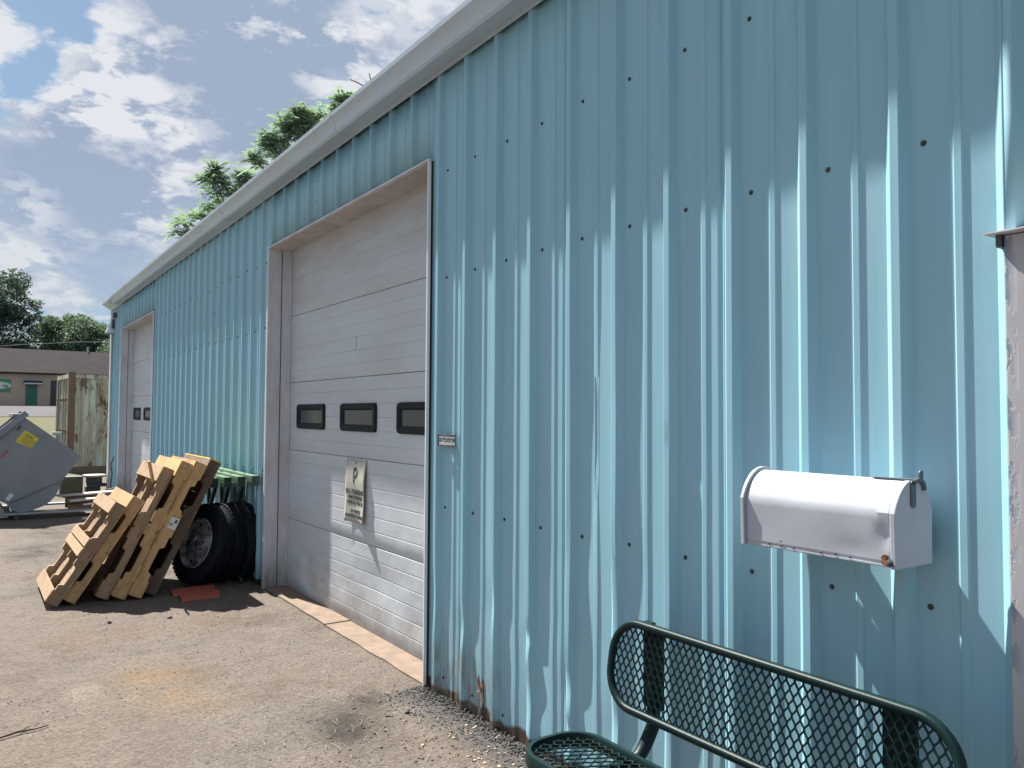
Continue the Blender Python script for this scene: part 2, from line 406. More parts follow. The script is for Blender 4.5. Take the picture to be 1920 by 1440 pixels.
def f_orange(t, P, c, b):
    n = t.noise(P, 14, 5, .6); return t.mix(t.map(n, .45, .7, 0, .6), c, (.16, .06, .035))
M_orange = mat('orange_beam_paint', (.30, .065, .035), .6, fn=f_orange)
M_box = mat('mailbox_white', (.40, .43, .49), .5, spec=.3, vary=.05, vscale=6, bump=.06, bscale=9)
M_flag = mat('faded_grey_flag', (.075, .10, .115), .55)
M_bench = mat('green_black_plastisol', (.003, .017, .018), .45, spec=.2, bump=.08, bscale=120)
M_sign = mat('yellowed_white_sign', (.47, .47, .41), .45, vary=.12, vscale=8)
def f_hop(t, P, c, b):
    n = t.noise(P, 2.2, 6, .65); c = t.mix(t.map(n, .42, .7, 0, .45), c, (.12, .13, .15))
    k = t.noise(P, 17, 3, .5); return t.mix(t.map(k, .71, .75, 0, .6), c, (.05, .045, .045))
M_hop = mat('grey_hopper_paint', (.225, .23, .26), .6, fn=f_hop)
M_sticker = mat('yellow_sticker', (.58, .47, .05), .5, vary=.1, vscale=20)
M_red = mat('red_print', (.45, .05, .05), .6)
M_lumber = mat('pale_lumber', (.50, .45, .43), .7, vary=.15, vscale=9)
M_galv = mat('galvanised_steel', (.33, .35, .35), .5, metal=.4, vary=.15, vscale=6)
M_darkmetal = mat('dark_metal', (.06, .065, .07), .6, vary=.2, vscale=12)
M_olive = mat('olive_box_paint', (.075, .08, .052), .7, vary=.2, vscale=8)
M_stone = mat('dark_blockwork', (.06, .06, .062), .85, vary=.3, vscale=12)
def f_cont(t, P, c, b):
    n = t.noise(t.scalevec(P, (5, 5, .55)), 1.1, 8, .7)
    c = t.mix(t.map(n, .40, .52, 0, .7), c, (.34, .235, .14))
    r = t.noise(t.scalevec(P, (3.2, 3.2, .8)), 2.2, 8, .72)
    c = t.mix(t.map(r, .54, .60, 0, .9), c, (.10, .042, .025))
    k = t.noise(P, 6.5, 4, .6); return t.mix(t.map(k, .66, .70, 0, .9), c, (.07, .035, .025))
M_cont = mat('rusting_pale_container', (.56, .56, .47), .75, fn=f_cont)
def f_contr(t, P, c, b):
    n = t.noise(t.scalevec(P, (5, 5, 1)), 2.1, 8, .7); return t.mix(t.map(n, .42, .6, 0, 1), c, (.13, .11, .08))
M_contr = mat('rusted_container_frame', (.20, .105, .062), .85, fn=f_contr)
M_tan = mat('tan_render', (.42, .345, .28), .9, vary=.1, vscale=.5)
M_roof = mat('brown_shingles', (.034, .031, .033), .95, spec=.05, vary=.12, vscale=1.0)
M_doorg = mat('green_door_paint', (.02, .14, .085), .5)
M_signg = mat('green_sign_paint', (.035, .26, .11), .5)
M_dark = mat('dark_doorway', (.03, .035, .045), .5)
M_roofm = mat('white_metal_roof', (.55, .57, .58), .5)
def leafmat(name, col, trans=.25, rnd=.35):
    M = bpy.data.materials.new(name); M.use_nodes = True; t = NT(M.node_tree); t.n.clear()
    o = t.new('ShaderNodeOutputMaterial'); d = t.new('ShaderNodeBsdfPrincipled'); tr = t.new('ShaderNodeBsdfTranslucent'); mx = t.new('ShaderNodeMixShader')
    P = t.new('ShaderNodeNewGeometry').outputs['Position']
    n = t.noise(P, .9, 4, .7); hs = t.new('ShaderNodeHueSaturation'); hs.inputs['Color'].default_value = (*col, 1)
    t.link(t.map(n, .3, .7, 1-rnd, 1+rnd), hs.inputs['Value'])
    t.link(hs.outputs[0], d.inputs['Base Color']); d.inputs['Roughness'].default_value = .6; d.inputs['Specular IOR Level'].default_value = .12
    ts = t.mul(1.0, hs.outputs[0], (1.15, 1.3, .8)); t.link(ts, tr.inputs[0]); mx.inputs[0].default_value = trans
    t.link(d.outputs[0], mx.inputs[1]); t.link(tr.outputs[0], mx.inputs[2]); t.link(mx.outputs[0], o.inputs[0])
    return M
M_leaf = leafmat('sumac_leaf', (.22, .29, .25), .5)
M_leafd = leafmat('dark_oak_leaf', (.08, .115, .105), .35)
M_leafm = leafmat('mid_green_leaf', (.105, .15, .12), .42)
M_bark = mat('grey_bark', (.10, .085, .07), .9, vary=.3, vscale=6, bump=.5, bscale=12)

# ------------------------------------------------------------------ ground
def terr(y):
    if y < 27: return 0.
    if y < 70: return 1.18*(y-27)/43
    if y < 92: return 1.18+1.0*(y-70)/22
    return 2.18
g = MB()
ys = [-40, -8, 0, 4, 8, 12, 15.5, 18, 22, 27, 32, 40, 55, 70, 82, 92, 140, 400, 1500]; xs = [-900, -200, -60, -30, -12, -6, -2, .3, 2, 6, 14, 40, 90, 260, 900]
for y in ys:
    for x in xs: g.v.append((x, y, terr(y)-.012))
n = len(xs)
for j in range(len(ys)-1):
    for i in range(n-1): g.f.append((j*n+i, j*n+i+1, (j+1)*n+i+1, (j+1)*n+i)); g.mi.append(0)
g.build('ground', M_grass, kind='structure', org=(0, 0, 0))
# asphalt yard, its surface gently rolling, with a ragged far edge
a = MB(); nx, ny = 60, 90
ax = [-26+26.26*(i/(nx-1))**.45 for i in range(nx)]; ay = [-9+25.4*(j/(ny-1)) for j in range(ny)]
for j, y in enumerate(ay):
    for i, x in enumerate(ax):
        yy = y
        if j == ny-1: yy = y+.35*noise.noise(Vector((x*1.3, 3, 0)))+.25*noise.noise(Vector((x*5, 9, 0)))
        a.v.append((x, yy, .010*noise.noise(Vector((x*.8, y*.8, 0)))*(1 if x < -.15 else .2)))
for j in range(ny-1):
    for i in range(nx-1): a.f.append((j*nx+i, j*nx+i+1, (j+1)*nx+i+1, (j+1)*nx+i)); a.mi.append(0)
a.build('asphalt_yard', M_asph, kind='structure', org=(0, 0, 0), smooth=True)
# paved forecourt of the far building
p = MB()
p.add([(-80, 70, terr(70)+.02), (130, 70, terr(70)+.02), (130, 100, terr(92)+.02), (130, 92, terr(92)+.02), (-80, 92, terr(92)+.02)], [(0, 1, 3, 4)])
p.build('pavement', M_pave, kind='structure', org=(0, 0, 0))
# concrete apron in the near doorway, in two pours with a crack between
for (ya, yb, q) in ((4.09, 5.655, 0), (5.668, 7.13, .004)):
    ap = MB()
    pts = []
    N = 14
    for i in range(N+1):
        y = ya+(yb-ya)*i/N; pts.append((-.012+.014*noise.noise(Vector((y*4, 1, 0))), y))
    ap.prism([(.26, ya, -.05), (.26, yb, -.05)]+[(x, y, -.05) for x, y in reversed(pts)], (0, 0, .062+q))
    ap.build('concrete_apron', M_conc, kind='structure', bevel=.004)

# ------------------------------------------------------------------ the workshop
B = empty('metal_workshop', (0, 8.5, 0), 'long pale teal corrugated metal workshop with white gutter and two overhead doors', 'building')
RB, PIT = -.027, .3048
def panel_profile(k_y):      # (dy from rib edge, x)
    return [(.0270, 0), (.0255, -.0008), (.0018, RB+.0022), (0, RB), (-.0020, RB-.0006), (-.026, RB-.0006), (-.028, RB), (-.0295, RB+.0022), (-.0465, -.0012), (-.048, 0),
            (-.100, .0006), (-.166, 0), (-.1685, -.001), (-.1725, -.0045), (-.1910, -.0045), (-.1945, -.001), (-.197, 0), (-.240, .0006)]
def rawpts(anchor, ya, yb):
    pts = []
    k0 = int((ya-anchor)/PIT)-2; k1 = int((yb-anchor)/PIT)+2
    for k in range(k0, k1+1):
        for dy, x in panel_profile(0): pts.append((anchor+k*PIT+dy, x))
    pts.sort()
    def xat(y):
        for (y1, x1), (y2, x2) in zip(pts, pts[1:]):
            if y1 <= y <= y2: return x1+(x2-x1)*(y-y1)/max(1e-9, y2-y1)
        return 0
    r = [(ya, xat(ya))]+[q for q in pts if ya+1e-4 < q[0] < yb-1e-4]+[(yb, xat(yb))]
    return r
random.seed(3)
DENTS = [(3.69, .45, .05, .10, .016), (3.40, .62, .05, .12, .014), (3.08, .20, .06, .16, .020), (3.07, .52, .03, .05, .018), (2.77, .38, .05, .10, .016), (2.76, .18, .05, .06, .02),
         (2.46, .30, .04, .12, .018), (2.60, 1.55, .16, .30, .010), (2.72, 1.05, .10, .22, .008), (4.02, .55, .06, .20, .012), (2.45, .72, .04, .25, .012), (2.10, 1.50, .03, .03, .012), (2.16, .30, .05, .2, .010), (1.86, .25, .05, .2, .012)]
def disp(y, z, x):
    dx = dy = 0.
    lowf = max(0., min(1., (1.5-z)/1.3)); nearf = max(0, min(1, (4.2-y)/.4))*max(0., min(1., (y-.9)/.8))
    dy += .007*lowf*nearf*noise.noise(Vector((y*3.3+7, z*3.1, 0)))
    dx += .003*lowf*nearf*noise.noise(Vector((y*6, z*3.5, 5)))
    dx += .0010*noise.noise(Vector((y*2.3, z*.9, 2)))
    for (cy, cz, sy, sz, am) in DENTS:
        q = ((y-cy)/sy)**2+((z-cz)/sz)**2
        if q < 9: dx += am*math.exp(-q)*(1. if x < -.004 else .25)
    return dx, dy
def wall_panel(anchor, ya, yb, z0, z1):
    pr = rawpts(anchor, ya, yb); mbp = MB()
    zs = []; z = z0
    while z < z1-1e-6:
        zs.append(z); z += (.035 if (z < 1.75 and ya < 4.3) else .30)
    zs.append(z1); n = len(pr)
    for z in zs:
        for (y, x) in pr:
            dx, dy = disp(y, z, x)
            e = .004 if y in (ya, yb) else 0
            if y == yb and y < 15: x = x-.0022
            mbp.v.append((min(x+dx, .004) if True else x, y+(0 if e else dy), z))
    for j in range(len(zs)-1):
        for i in range(n-1): mbp.f.append((j*n+i, (j+1)*n+i, (j+1)*n+i+1, j*n+i+1)); mbp.mi.append(0)
    o = mbp.build('wall_panel', M_teal, B, smooth=True, ang=14)
    sd = o.modifiers.new('sheet', 'SOLIDIFY'); sd.thickness = .0012; sd.offset = 1
    return o
ZTOP = 3.66
def run(anchor, ya, yb, z0, z1):
    cuts = [ya]; k = math.ceil((ya-anchor-.034)/(3*PIT)); y = anchor+.034+k*3*PIT
    while y < yb-.05:
        if y > ya+.05: cuts.append(y)
        y += 3*PIT
    cuts.append(yb)
    for c0, c1 in zip(cuts, cuts[1:]): wall_panel(anchor, c0, c1, z0, z1)
AR, AL = 3.6855, 7.0787
run(AR, -.02, .935, 2.075, ZTOP)
run(AR, .935, 4.075, -.03, ZTOP)
run(AL, 4.075, 7.145, 3.105, ZTOP)
run(AL, 7.145, 12.70, -.03, ZTOP)
run(AL, 12.70, 15.77, 3.105, ZTOP)
run(AL, 15.77, 17.0, -.03, ZTOP)
# inner core: unseen backing added behind the sheets to block light; side, rear and end walls
def core(y0, y1, z0, z1): return MB().box(.008, .12, y0, y1, z0, z1).build('light_block', M_seal, B)
core(-6, -.02, -.1, 3.6); core(-.02, .93, 2.08, 3.6); core(.93, 4.07, -.1, 3.6); core(4.07, 7.15, 3.12, 3.6); core(7.15, 12.69, -.1, 3.6); core(12.69, 15.78, 3.12, 3.6); core(15.78, 17.0, -.1, 3.6)
run(AR, -6, -.02, -.03, ZTOP)
MB().box(.121, 12, 17.0, 17.1, -.1, 3.62).build('end_wall', M_teal, B)
MB().box(.121, 12, -6.1, -6.0, -.1, 3.62).build('end_wall', M_teal, B)
MB().box(12, 12.1, -6.1, 17.1, -.1, 3.62).build('rear_wall', M_teal, B)
rf = MB(); rf.prism([(-.06, -6.25, 3.70), (6.0, -6.25, 4.25), (12.2, -6.25, 3.70), (12.2, -6.25, 3.64), (6.0, -6.25, 4.19), (-.06, -6.25, 3.64)], (0, 23.5, 0)); rf.build('roof', M_roofm, B)
MB().prism([(.2, 17.02, 3.63), (6, 17.02, 4.17), (12, 17.02, 3.63)], (0, .06, 0)).build('gable', M_teal, B)
# gutter: ogee section run along the eave
gp = [(-.0355, 3.600), (-.135, 3.588), (-.150, 3.600), (-.158, 3.640), (-.178, 3.672), (-.196, 3.690), (-.198, 3.716), (-.188, 3.719), (-.186, 3.700), (-.172, 3.682), (-.148, 3.645), (-.140, 3.604), (-.039, 3.612), (-.039, 3.715), (-.0355, 3.715)]
gt = MB(); gt.prism([(x, -6.2, z) for x, z in gp], (0, 22.30, 0)); gt.build('gutter', M_gutter, B, smooth=True, ang=30)
MB().box(-.196, -.03, 16.10, 16.106, 3.594, 3.712).build('gutter_end_cap', M_gutter, B)
MB().box(-.0350, -.0315, -6.0, 17.0, 3.572, 3.715).build('eave_trim', M_gutter, B)
for y in (2.2, 5.25, 8.3, 11.35, 14.4):
    gj = MB(); gj.prism([(-.062, y, 3.592), (-.1365, y, 3.5855), (-.153, y, 3.599), (-.161, y, 3.641), (-.1805, y, 3.6735), (-.1985, y, 3.690), (-.2005, y, 3.717), (-.1985, y, 3.717), (-.1955, y, 3.691), (-.1775, y, 3.675), (-.1575, y, 3.642), (-.1495, y, 3.601), (-.135, y, 3.5885), (-.062, y, 3.595)], (0, .045, 0)); gj.build('gutter_joint', M_gutter, B)
for k in range(9):
    y = 1.2+k*1.75; MB().box(-.188, -.041, y-.012, y+.012, 3.712, 3.716).build('gutter_strap', M_galv, B)
# rake corner returns past the wall end
cr = MB(); cr.prism([(-.19, 16.11, 3.71), (-.19, 16.11, 3.69), (-.03, 16.11, 3.58), (.02, 16.11, 3.58), (.02, 16.11, 3.71)], (0, 1.02, 0)); cr.build('eave_return', M_gutter, B)
# corner trim at far end
MB().box(-.04, .05, 16.97, 17.11, -.02, 3.578).build('corner_trim', M_trim, B, bevel=.004)
MB().box(-.05, -.028, 16.80, 16.86, .15, 3.4).build('conduit_strip', M_galv, B)
# screws
def screw_mesh():
    q = MB(); q.lathe([(.0001, -.0005), (.0092, -.0005), (.0092, .0012), (.0048, .0018), (.0048, .0062), (.0001, .0066)], 8, axis=(-1, 0, 0)); return q
proto = screw_mesh().build('wall_screw', M_screw, B, org=(0, 0, 0))
first = True; stuff = MB()
def screw(y, z, x=-.0006):
    global first
    if y < 4.2 or (abs(z-3.11) < .1 and y < 7.3):
        if first: o = proto; first = False
        else: o = proto.copy(); COL.objects.link(o); o.parent = B
        o.location = Vector((x, y, z))-WL[B.name]; o.rotation_euler = (random.random()*6, 0, 0)
    else:
        q = screw_mesh(); stuff.add([(v[0]+x, v[1]*1.15+y, v[2]*1.15+z) for v in q.v], q.f)
for k in range(-1, 10):
    y = AR-.305*k-.085
    if y > 4.06: continue
    for z in (2.998, 2.375, 1.056):
        if z < 2 and y < .95: continue
        screw(y+random.uniform(-.005, .005), z+random.uniform(-.004, .004))
    if y > 1: screw(y+random.uniform(-.01, .01), .085+random.uniform(-.02, .02))
for k in range(1, 32):
    y = AL+PIT*k-.085
    if y < 12.66 or y > 15.8:
        for z in (2.998, 2.370, 1.056, .08):
            screw(y+random.uniform(-.012, .012), z+random.uniform(-.012, .012))
            if 9.5 < y < 11.8 and z > 2: screw(y+.10, z+.035)
    elif y < 15.7: screw(y, 3.125)
for y in (4.37, 4.62, 5.13, 5.43, 5.75, 6.05, 6.36, 6.68): screw(y, 3.118)
for (y, z) in ((2.46, 2.78), (8.9, 2.62), (9.15, 2.7), (10.2, 2.1), (5.98, 3.44), (5.99, 3.36), (6.0, 3.28)): screw(y, z, -.001)
stuff.build('far_screws', M_screw, B, kind='stuff')
# torn rusty foot of the sheet
rh = MB()
for (pts) in ([(3.535, .20), (3.515, .235), (3.50, .19), (3.485, .21), (3.475, .10), (3.49, -.02), (3.535, -.02), (3.528, .08)],):
    rh.prism([(-.0012, y, z) for y, z in pts], (-.0035, 0, 0))
rh.build('rust_hole', M_rust, B)
fl = MB(); fl.prism([(-.006, 3.525, .02), (-.02, 3.515, .14), (-.012, 3.508, .15), (-.006, 3.505, .03)], (0, -.003, 0)); fl.build('torn_flap', M_trim, B)

# overhead doors
DX = .183
def garage(y0, y1, nwin):
    e = MB(); e.box(DX+.035, DX+.05, y0-.1, y1+.1, -.05, 3.3); gd = e.build('garage_door', M_seal, B)
    seams = [.012, .63, 1.253, 1.868, 2.48, 3.14]
    for a_, b_ in zip(seams, seams[1:]):
        s = MB(); prof = []; z = a_+.0022; n = 6; h = (b_-a_-.0044)/n
        prof.append((DX+.034, z))
        prof.append((DX+.002, z))
        for i in range(n):
            zz = z+h*i
            if i: prof += [(DX, zz-.005), (DX+.003, zz-.0025), (DX+.003, zz+.001), (DX, zz+.005)]
            else: prof.append((DX, zz+.005))
        prof += [(DX, b_-.007), (DX+.003, b_-.0022), (DX+.034, b_-.0022)]
        NY = 30
        for j in range(NY+1):
            y = y0+(y1-y0)*j/NY
            for (x, zq) in prof:
                d = .004*noise.noise(Vector((y*1.7, zq*2.2, a_)))*(1 if x < DX+.02 else 0)
                if zq < .6: d += .010*math.exp(-((y-5.2)/.35)**2-((zq-.38)/.12)**2)+.007*math.exp(-((y-4.5)/.25)**2-((zq-.25)/.08)**2)
                s.v.append((x+d, y, zq))
        m_ = len(prof)
        for j in range(NY):
            for i in range(m_-1): s.f.append((j*m_+i, j*m_+i+1, (j+1)*m_+i+1, (j+1)*m_+i)); s.mi.append(0)
        s.build('door_section', M_door, gd, smooth=True, ang=28)
    for k in range(nwin):
        ya = y1-.245-.66-k*1.005; yb = ya+.66; za, zb = 1.452, 1.668
        def rr_(ya, yb, za, zb, r, x, n=4):
            P = []
            for (cy, cz, t0) in ((yb-r, zb-r, 0), (ya+r, zb-r, 90), (ya+r, za+r, 180), (yb-r, za+r, 270)):
                for i in range(n+1):
                    t = R(t0+90*i/n); P.append((x, cy+r*cos(t), cz+r*sin(t)))
            return P
        fr = MB(); o1 = rr_(ya, yb, za, zb, .035, DX-.006); o2 = rr_(ya+.006, yb-.006, za+.006, zb-.006, .03, DX-.018)
        i1 = rr_(ya+.045, yb-.045, za+.042, zb-.042, .02, DX-.016); i2 = rr_(ya+.06, yb-.06, za+.055, zb-.055, .012, DX-.002)
        o0 = rr_(ya, yb, za, zb, .035, DX+.03)
        n = len(o1); fr.v = o0+o1+o2+i1+i2
        for L in range(4):
            for i in range(n): fr.f.append((L*n+i, (L+1)*n+i, (L+1)*n+(i+1) % n, L*n+(i+1) % n)); fr.mi.append(0)
        fr.build('window_frame', M_rubber, gd, smooth=True)
        MB().box(DX-.003, DX+.002, ya+.05, yb-.05, za+.045, zb-.045).build('window_pane', M_glass, gd)
    MB().box(DX-.012, DX+.03, y0, y1, -.012, .010).build('bottom_seal', M_rubber, gd)
    # opening linings: white jambs, dusty head, narrow face trims
    MB().box(.0, .215, y1, y1+.012, -.03, 3.10).build('jamb_lining', M_trim, B)
    MB().box(.0, .215, y0-.012, y0, -.03, 3.10).build('jamb_lining', M_trim, B)
    MB().box(.002, .215, y0, y1, 3.096, 3.108).build('head_lining', M_soffit, B)
    MB().box(-.031, .0, y1, y1+.045, -.03, 3.098).build('jamb_trim', M_trim, B, bevel=.003)
    MB().box(-.034, -.0145, y0-.006, y0+.004, -.03, 3.10).build('jamb_trim', M_jamb, B)
    MB().box(-.0140, -.001, y0-.0055, y0+.004, -.03, 3.10).build('jamb_gap', M_seal, B)
    MB().box(-.031, .0, y0-.01, y1+.045, 3.0985, 3.112).build('head_trim', M_trim, B)
    MB().box(DX-.018, DX-.002, y1-.028, y1, -.01, 3.09).build('door_stop', M_trim, B)
    MB().box(.09, .097, y1-.004, y1, .0, 3.09).build('lining_joint', M_darkmetal, B)
garage(4.085, 7.135, 3); garage(12.705, 15.765, 3)
mk = MB(); mk.box(DX-.002, DX-.0005, 5.61, 5.617, 2.10, 2.19); mk.box(DX-.002, DX-.0005, 5.625, 5.64, 2.075, 2.085); mk.build('scuff_mark', M_darkmetal, B)

# entry doorway at the right: flaking frame, rain cap and door leaf
MB().box(-.045, .05, .872, .935, -.02, 2.060).build('entry_jamb', M_peel, B, bevel=.003)
MB().box(-.026, .05, .80, .8715, -.02, 2.060).build('entry_jamb', M_peel, B)
MB().box(-.045, .05, -.04, .7995, 1.99, 2.060).build('entry_head', M_peel, B)
MB().box(.0, .045, .0, .7995, -.01, 1.989).build('entry_door', M_trim, B)
MB().box(-.045, .05, -.10, -.041, -.02, 2.06).build('entry_jamb', M_peel, B)
cp = MB(); cp.prism([(.0, .968, 2.085), (-.085, .968, 2.066), (-.085, .968, 2.062), (.0, .968, 2.0625)], (0, -1.07, 0)); cp.build('rain_cap', M_trim, B)
MB().box(-.055, -.02, .937, .95, 2.03, 2.0618).build('cap_bracket', M_darkmetal, B)

# ------------------------------------------------------------------ lettering
def text_mesh(body, size, y, z, x, mtl, name='lettering', parent=None, align='CENTER', sx=1., bow=None, ext=.0006, bold=.0):
    cu = bpy.data.curves.new(name, 'FONT'); cu.body = body; cu.size = size; cu.align_x = align; cu.extrude = ext; cu.offset = bold; cu.resolution_u = 3
    tmp = bpy.data.objects.new('tmp', cu); COL.objects.link(tmp)
    bpy.context.view_layer.update()
    me = bpy.data.meshes.new_from_object(tmp.evaluated_get(bpy.context.evaluated_depsgraph_get()))
    bpy.data.objects.remove(tmp); bpy.data.curves.remove(cu)
    q = MB()
    q.v = [(x-v.co.z, y-v.co.x*sx, z+v.co.y) for v in me.vertices]
    if bow: q.v = [(vx+bow(vy, vz), vy, vz) for vx, vy, vz in q.v]
    q.f = [tuple(p.vertices) for p in me.polygons]; q.mi = [0]*len(q.f)
    bpy.data.meshes.remove(me)
    return q.build(name, mtl, parent)

# no parking sign, bowed sheet metal
SY0, SY1, SZ0, SZ1 = 5.375, 5.745, .765, 1.245
def bow(y, z):
    u = (y-SY0)/(SY1-SY0)*2-1; t = (SZ1-z)/(SZ1-SZ0)
    return -(.004+.030*t*t*(u*u)*(1.0 if u < 0 else .75)+.012*math.exp(-((t-.33)/.25)**2)*(1-.3*u)+.006*max(0, -u)*t)
sg = MB(); NU, NV = 14, 18
for j in range(NV+1):
    for i in range(NU+1):
        y = SY0+(SY1-SY0)*i/NU; z = SZ0+(SZ1-SZ0)*j/NV
        if i in (0, NU) and j in (0, NV): y += .008*(1 if i == 0 else -1)
        sg.v.append((DX-.002+bow(y, z), y, z))
for j in range(NV):
    for i in range(NU): sg.f.append((j*(NU+1)+i, (j+1)*(NU+1)+i, (j+1)*(NU+1)+i+1, j*(NU+1)+i+1)); sg.mi.append(0)
S = empty('parking_sign', (DX, 5.56, .765), 'curled white NO PARKING sign hanging on the near white overhead door', 'sign')
so = sg.build('sign_plate', M_sign, S, smooth=True); sd = so.modifiers.new('sheet', 'SOLIDIFY'); sd.thickness = .0012; sd.offset = 0
yc = (SY0+SY1)/2; SX = DX-.0042
for (body, size, z, sx, bd) in (('NO PARKING', .054, .980, 1.08, .0006), ('UNAUTHORIZED', .036, .942, 1.0, .0004), ('VEHICLES WILL BE', .036, .903, 1.03, .0004),
                            ('AT VEHICLE', .036, .838, 1.0, .0004), ("OWNER'S EXPENSE", .038, .800, 1.04, .0006)):
    text_mesh(body, size, yc, z, SX, M_darkletter, parent=S, sx=sx, bow=bow, bold=bd)
# letter P with a diagonal stroke cut out
pm = MB()
def sp(pts): pm.prism([(SX+bow(yc-a_, 1.098+b_*.72)+.0006, yc-a_*.8, 1.098+b_*.72) for a_, b_ in pts], (-.0012, 0, 0))
sp([(-.048, -.005), (-.048, .115), (.020, .115), (.034, .107), (.020, .085), (-.020, .085), (-.020, .045)])
sp([(-.048, -.045), (-.048, -.020), (-.012, .022), (-.018, -.045)])
sp([(-.004, .030), (.018, .040), (.030, .060), (.040, .098), (.052, .080), (.054, .055), (.044, .030), (.020, .012), (-.010, .006)])
pm.build('letter', M_darkletter, S)
bd_ = MB()
for (a_, b_, c_, d_) in ((SY0+.012, SY0+.014, SZ0+.012, SZ1-.012), (SY1-.014, SY1-.012, SZ0+.012, SZ1-.012)):
    for k in range(12):
        z0_ = c_+(d_-c_)*k/12; z1_ = c_+(d_-c_)*(k+1)/12
        P = [(SX+bow(a_, z0_), a_, z0_), (SX+bow(b_, z0_), b_, z0_), (SX+bow(b_, z1_), b_, z1_), (SX+bow(a_, z1_), a_, z1_)]
        bd_.prism(P, (-.0006, 0, 0))
for zc in (SZ0+.012, SZ1-.014):
    for k in range(12):
        y0_ = SY0+.0145+(SY1-SY0-.029)*k/12; y1_ = SY0+.0145+(SY1-SY0-.029)*(k+1)/12
        P = [(SX+bow(y0_, zc), y0_, zc), (SX+bow(y1_, zc), y1_, zc), (SX+bow(y1_, zc+.002), y1_, zc+.002), (SX+bow(y0_, zc+.002), y0_, zc+.002)]
        bd_.prism(P, (-.0006, 0, 0))
bd_.build('border_line', M_darkmetal, S)
for z in (SZ1-.028, SZ0+.028):
    s_ = MB(); s_.lathe([(.0001, 0), (.007, 0), (.006, .003), (.0001, .0035)], 8, c=(SX+bow(yc, z), yc, z), axis=(-1, 0, 0)); s_.build('sign_screw', M_darkmetal, S)

# foil name plate between the ribs
NP = empty('name_plate', (-.03, 3.83, 1.41), 'small bright foil name plate in a thin frame beside the near overhead door', 'plate')
MB().box(-.031, -.0275, 3.735, 3.935, 1.408, 1.476).build('back_plate', M_galv, NP)
fr = MB(); fr.box(-.038, -.0311, 3.735, 3.935, 1.470, 1.476); fr.box(-.036, -.0311, 3.735, 3.935, 1.408, 1.413); fr.box(-.036, -.0311, 3.735, 3.740, 1.4131, 1.4699); fr.box(-.036, -.0311, 3.930, 3.935, 1.4131, 1.4699); fr.build('plate_rim', M_darkmetal, NP)
fo = MB(); NF = 24
for j in range(9):
    for i in range(NF+1):
        y = 3.742+.176*i/NF; z = 1.416+.046*j/8; fo.v.append((-.0345+.002*noise.noise(Vector((y*60, z*60, 1))), y, z))
for j in range(8):
    for i in range(NF): fo.f.append((j*(NF+1)+i, (j+1)*(NF+1)+i, (j+1)*(NF+1)+i+1, j*(NF+1)+i+1)); fo.mi.append(0)
fo.build('foil_label', M_chrome, NP, smooth=True)
text_mesh('RAYDOOR', .032, 3.832, 1.432, -.0375, M_darkletter, parent=NP, sx=1.25, bold=.0006)
MB().box(-.0274, -.001, 3.80, 3.86, 1.425, 1.46).build('plate_standoff', M_darkmetal, NP)

# ------------------------------------------------------------------ mailbox
MX0, MX1 = -.238, -.055; MY0, MY1 = 1.128, 1.612; MZ0 = 1.193; MSP = 1.335; MTOP = 1.418
def arch(grow=0., n=20, zb=MZ0):
    cx = (MX0+MX1)/2; rx = (MX1-MX0)/2+grow; rz = MTOP-MSP+grow; P = [(MX0-grow+.0035, zb)]; t0 = .42
    for i in range(n+1):
        t = pi-t0-(pi-2*t0)*i/n   # the curve leaves the flat side at an angle: a crease at the spring line
        P.append((cx+rx*cos(t)/cos(t0), MSP+rz*(sin(t)-sin(t0))/(1-sin(t0))))
    P.append((MX1+grow-.0035, zb)); return P
MBX = empty('mailbox', ((MX0+MX1)/2, (MY0+MY1)/2, MZ0), 'white rounded metal mailbox with grey flag mounted on the teal wall', 'mailbox')
body = MB(); A = arch(); n = len(A); NY = 40
for j in range(NY+1):
    y = MY0+.006+(MY1-MY0-.012)*j/NY
    for (x, z) in A:
        d = 0
        if x < MX0+.02:
            d += .010*math.exp(-((y-1.165)/.035)**2-((z-1.265)/.035)**2)+.006*math.exp(-((y-1.23)/.06)**2-((z-1.24)/.03)**2)+.0015*noise.noise(Vector((y*9, z*9, 0)))
        body.v.append((x+d, y, z))
for j in range(NY):
    for i in range(n-1): body.f.append((j*n+i, (j+1)*n+i, (j+1)*n+i+1, j*n+i+1)); body.mi.append(0)
# finer rows on the flat front
def loft(rows, mi=0):
    q = MB(); m_ = len(rows[0]); q.v = [p for r_ in rows for p in r_]
    for j in range(len(rows)-1):
        for i in range(m_-1): q.f.append((j*m_+i, (j+1)*m_+i, (j+1)*m_+i+1, j*m_+i+1)); q.mi.append(mi)
    return q
sub = []
for (x0_, z0_), (x1_, z1_) in zip(A, A[1:]):
    k = 8 if abs(z1_-z0_) > .05 else 1
    for t in range(k): sub.append((x0_+(x1_-x0_)*t/k, z0_+(z1_-z0_)*t/k))
sub.append(A[-1]); rows = []
for j in range(NY+1):
    y = MY0+.006+(MY1-MY0-.012)*j/NY; r_ = []
    for (x, z) in sub:
        d = 0
        if x < MX0+.02: d = .006*math.exp(-((y-1.150)/.025)**2-((z-1.275)/.03)**2)+.0022*math.exp(-((y-1.24)/.06)**2-((z-1.225)/.03)**2)+.0015*noise.noise(Vector((y*7, z*7, 0)))
        r_.append((x+d, y, z))
    rows.append(r_)
bo = loft(rows); bo.box(MX0+.002, MX1-.002, MY0+.008, MY1-.008, MZ0+.002, MZ0+.006)
o = bo.build('body', M_box, MBX, smooth=True, ang=22); sd = o.modifiers.new('sheet', 'SOLIDIFY'); sd.thickness = .001; sd.offset = -1
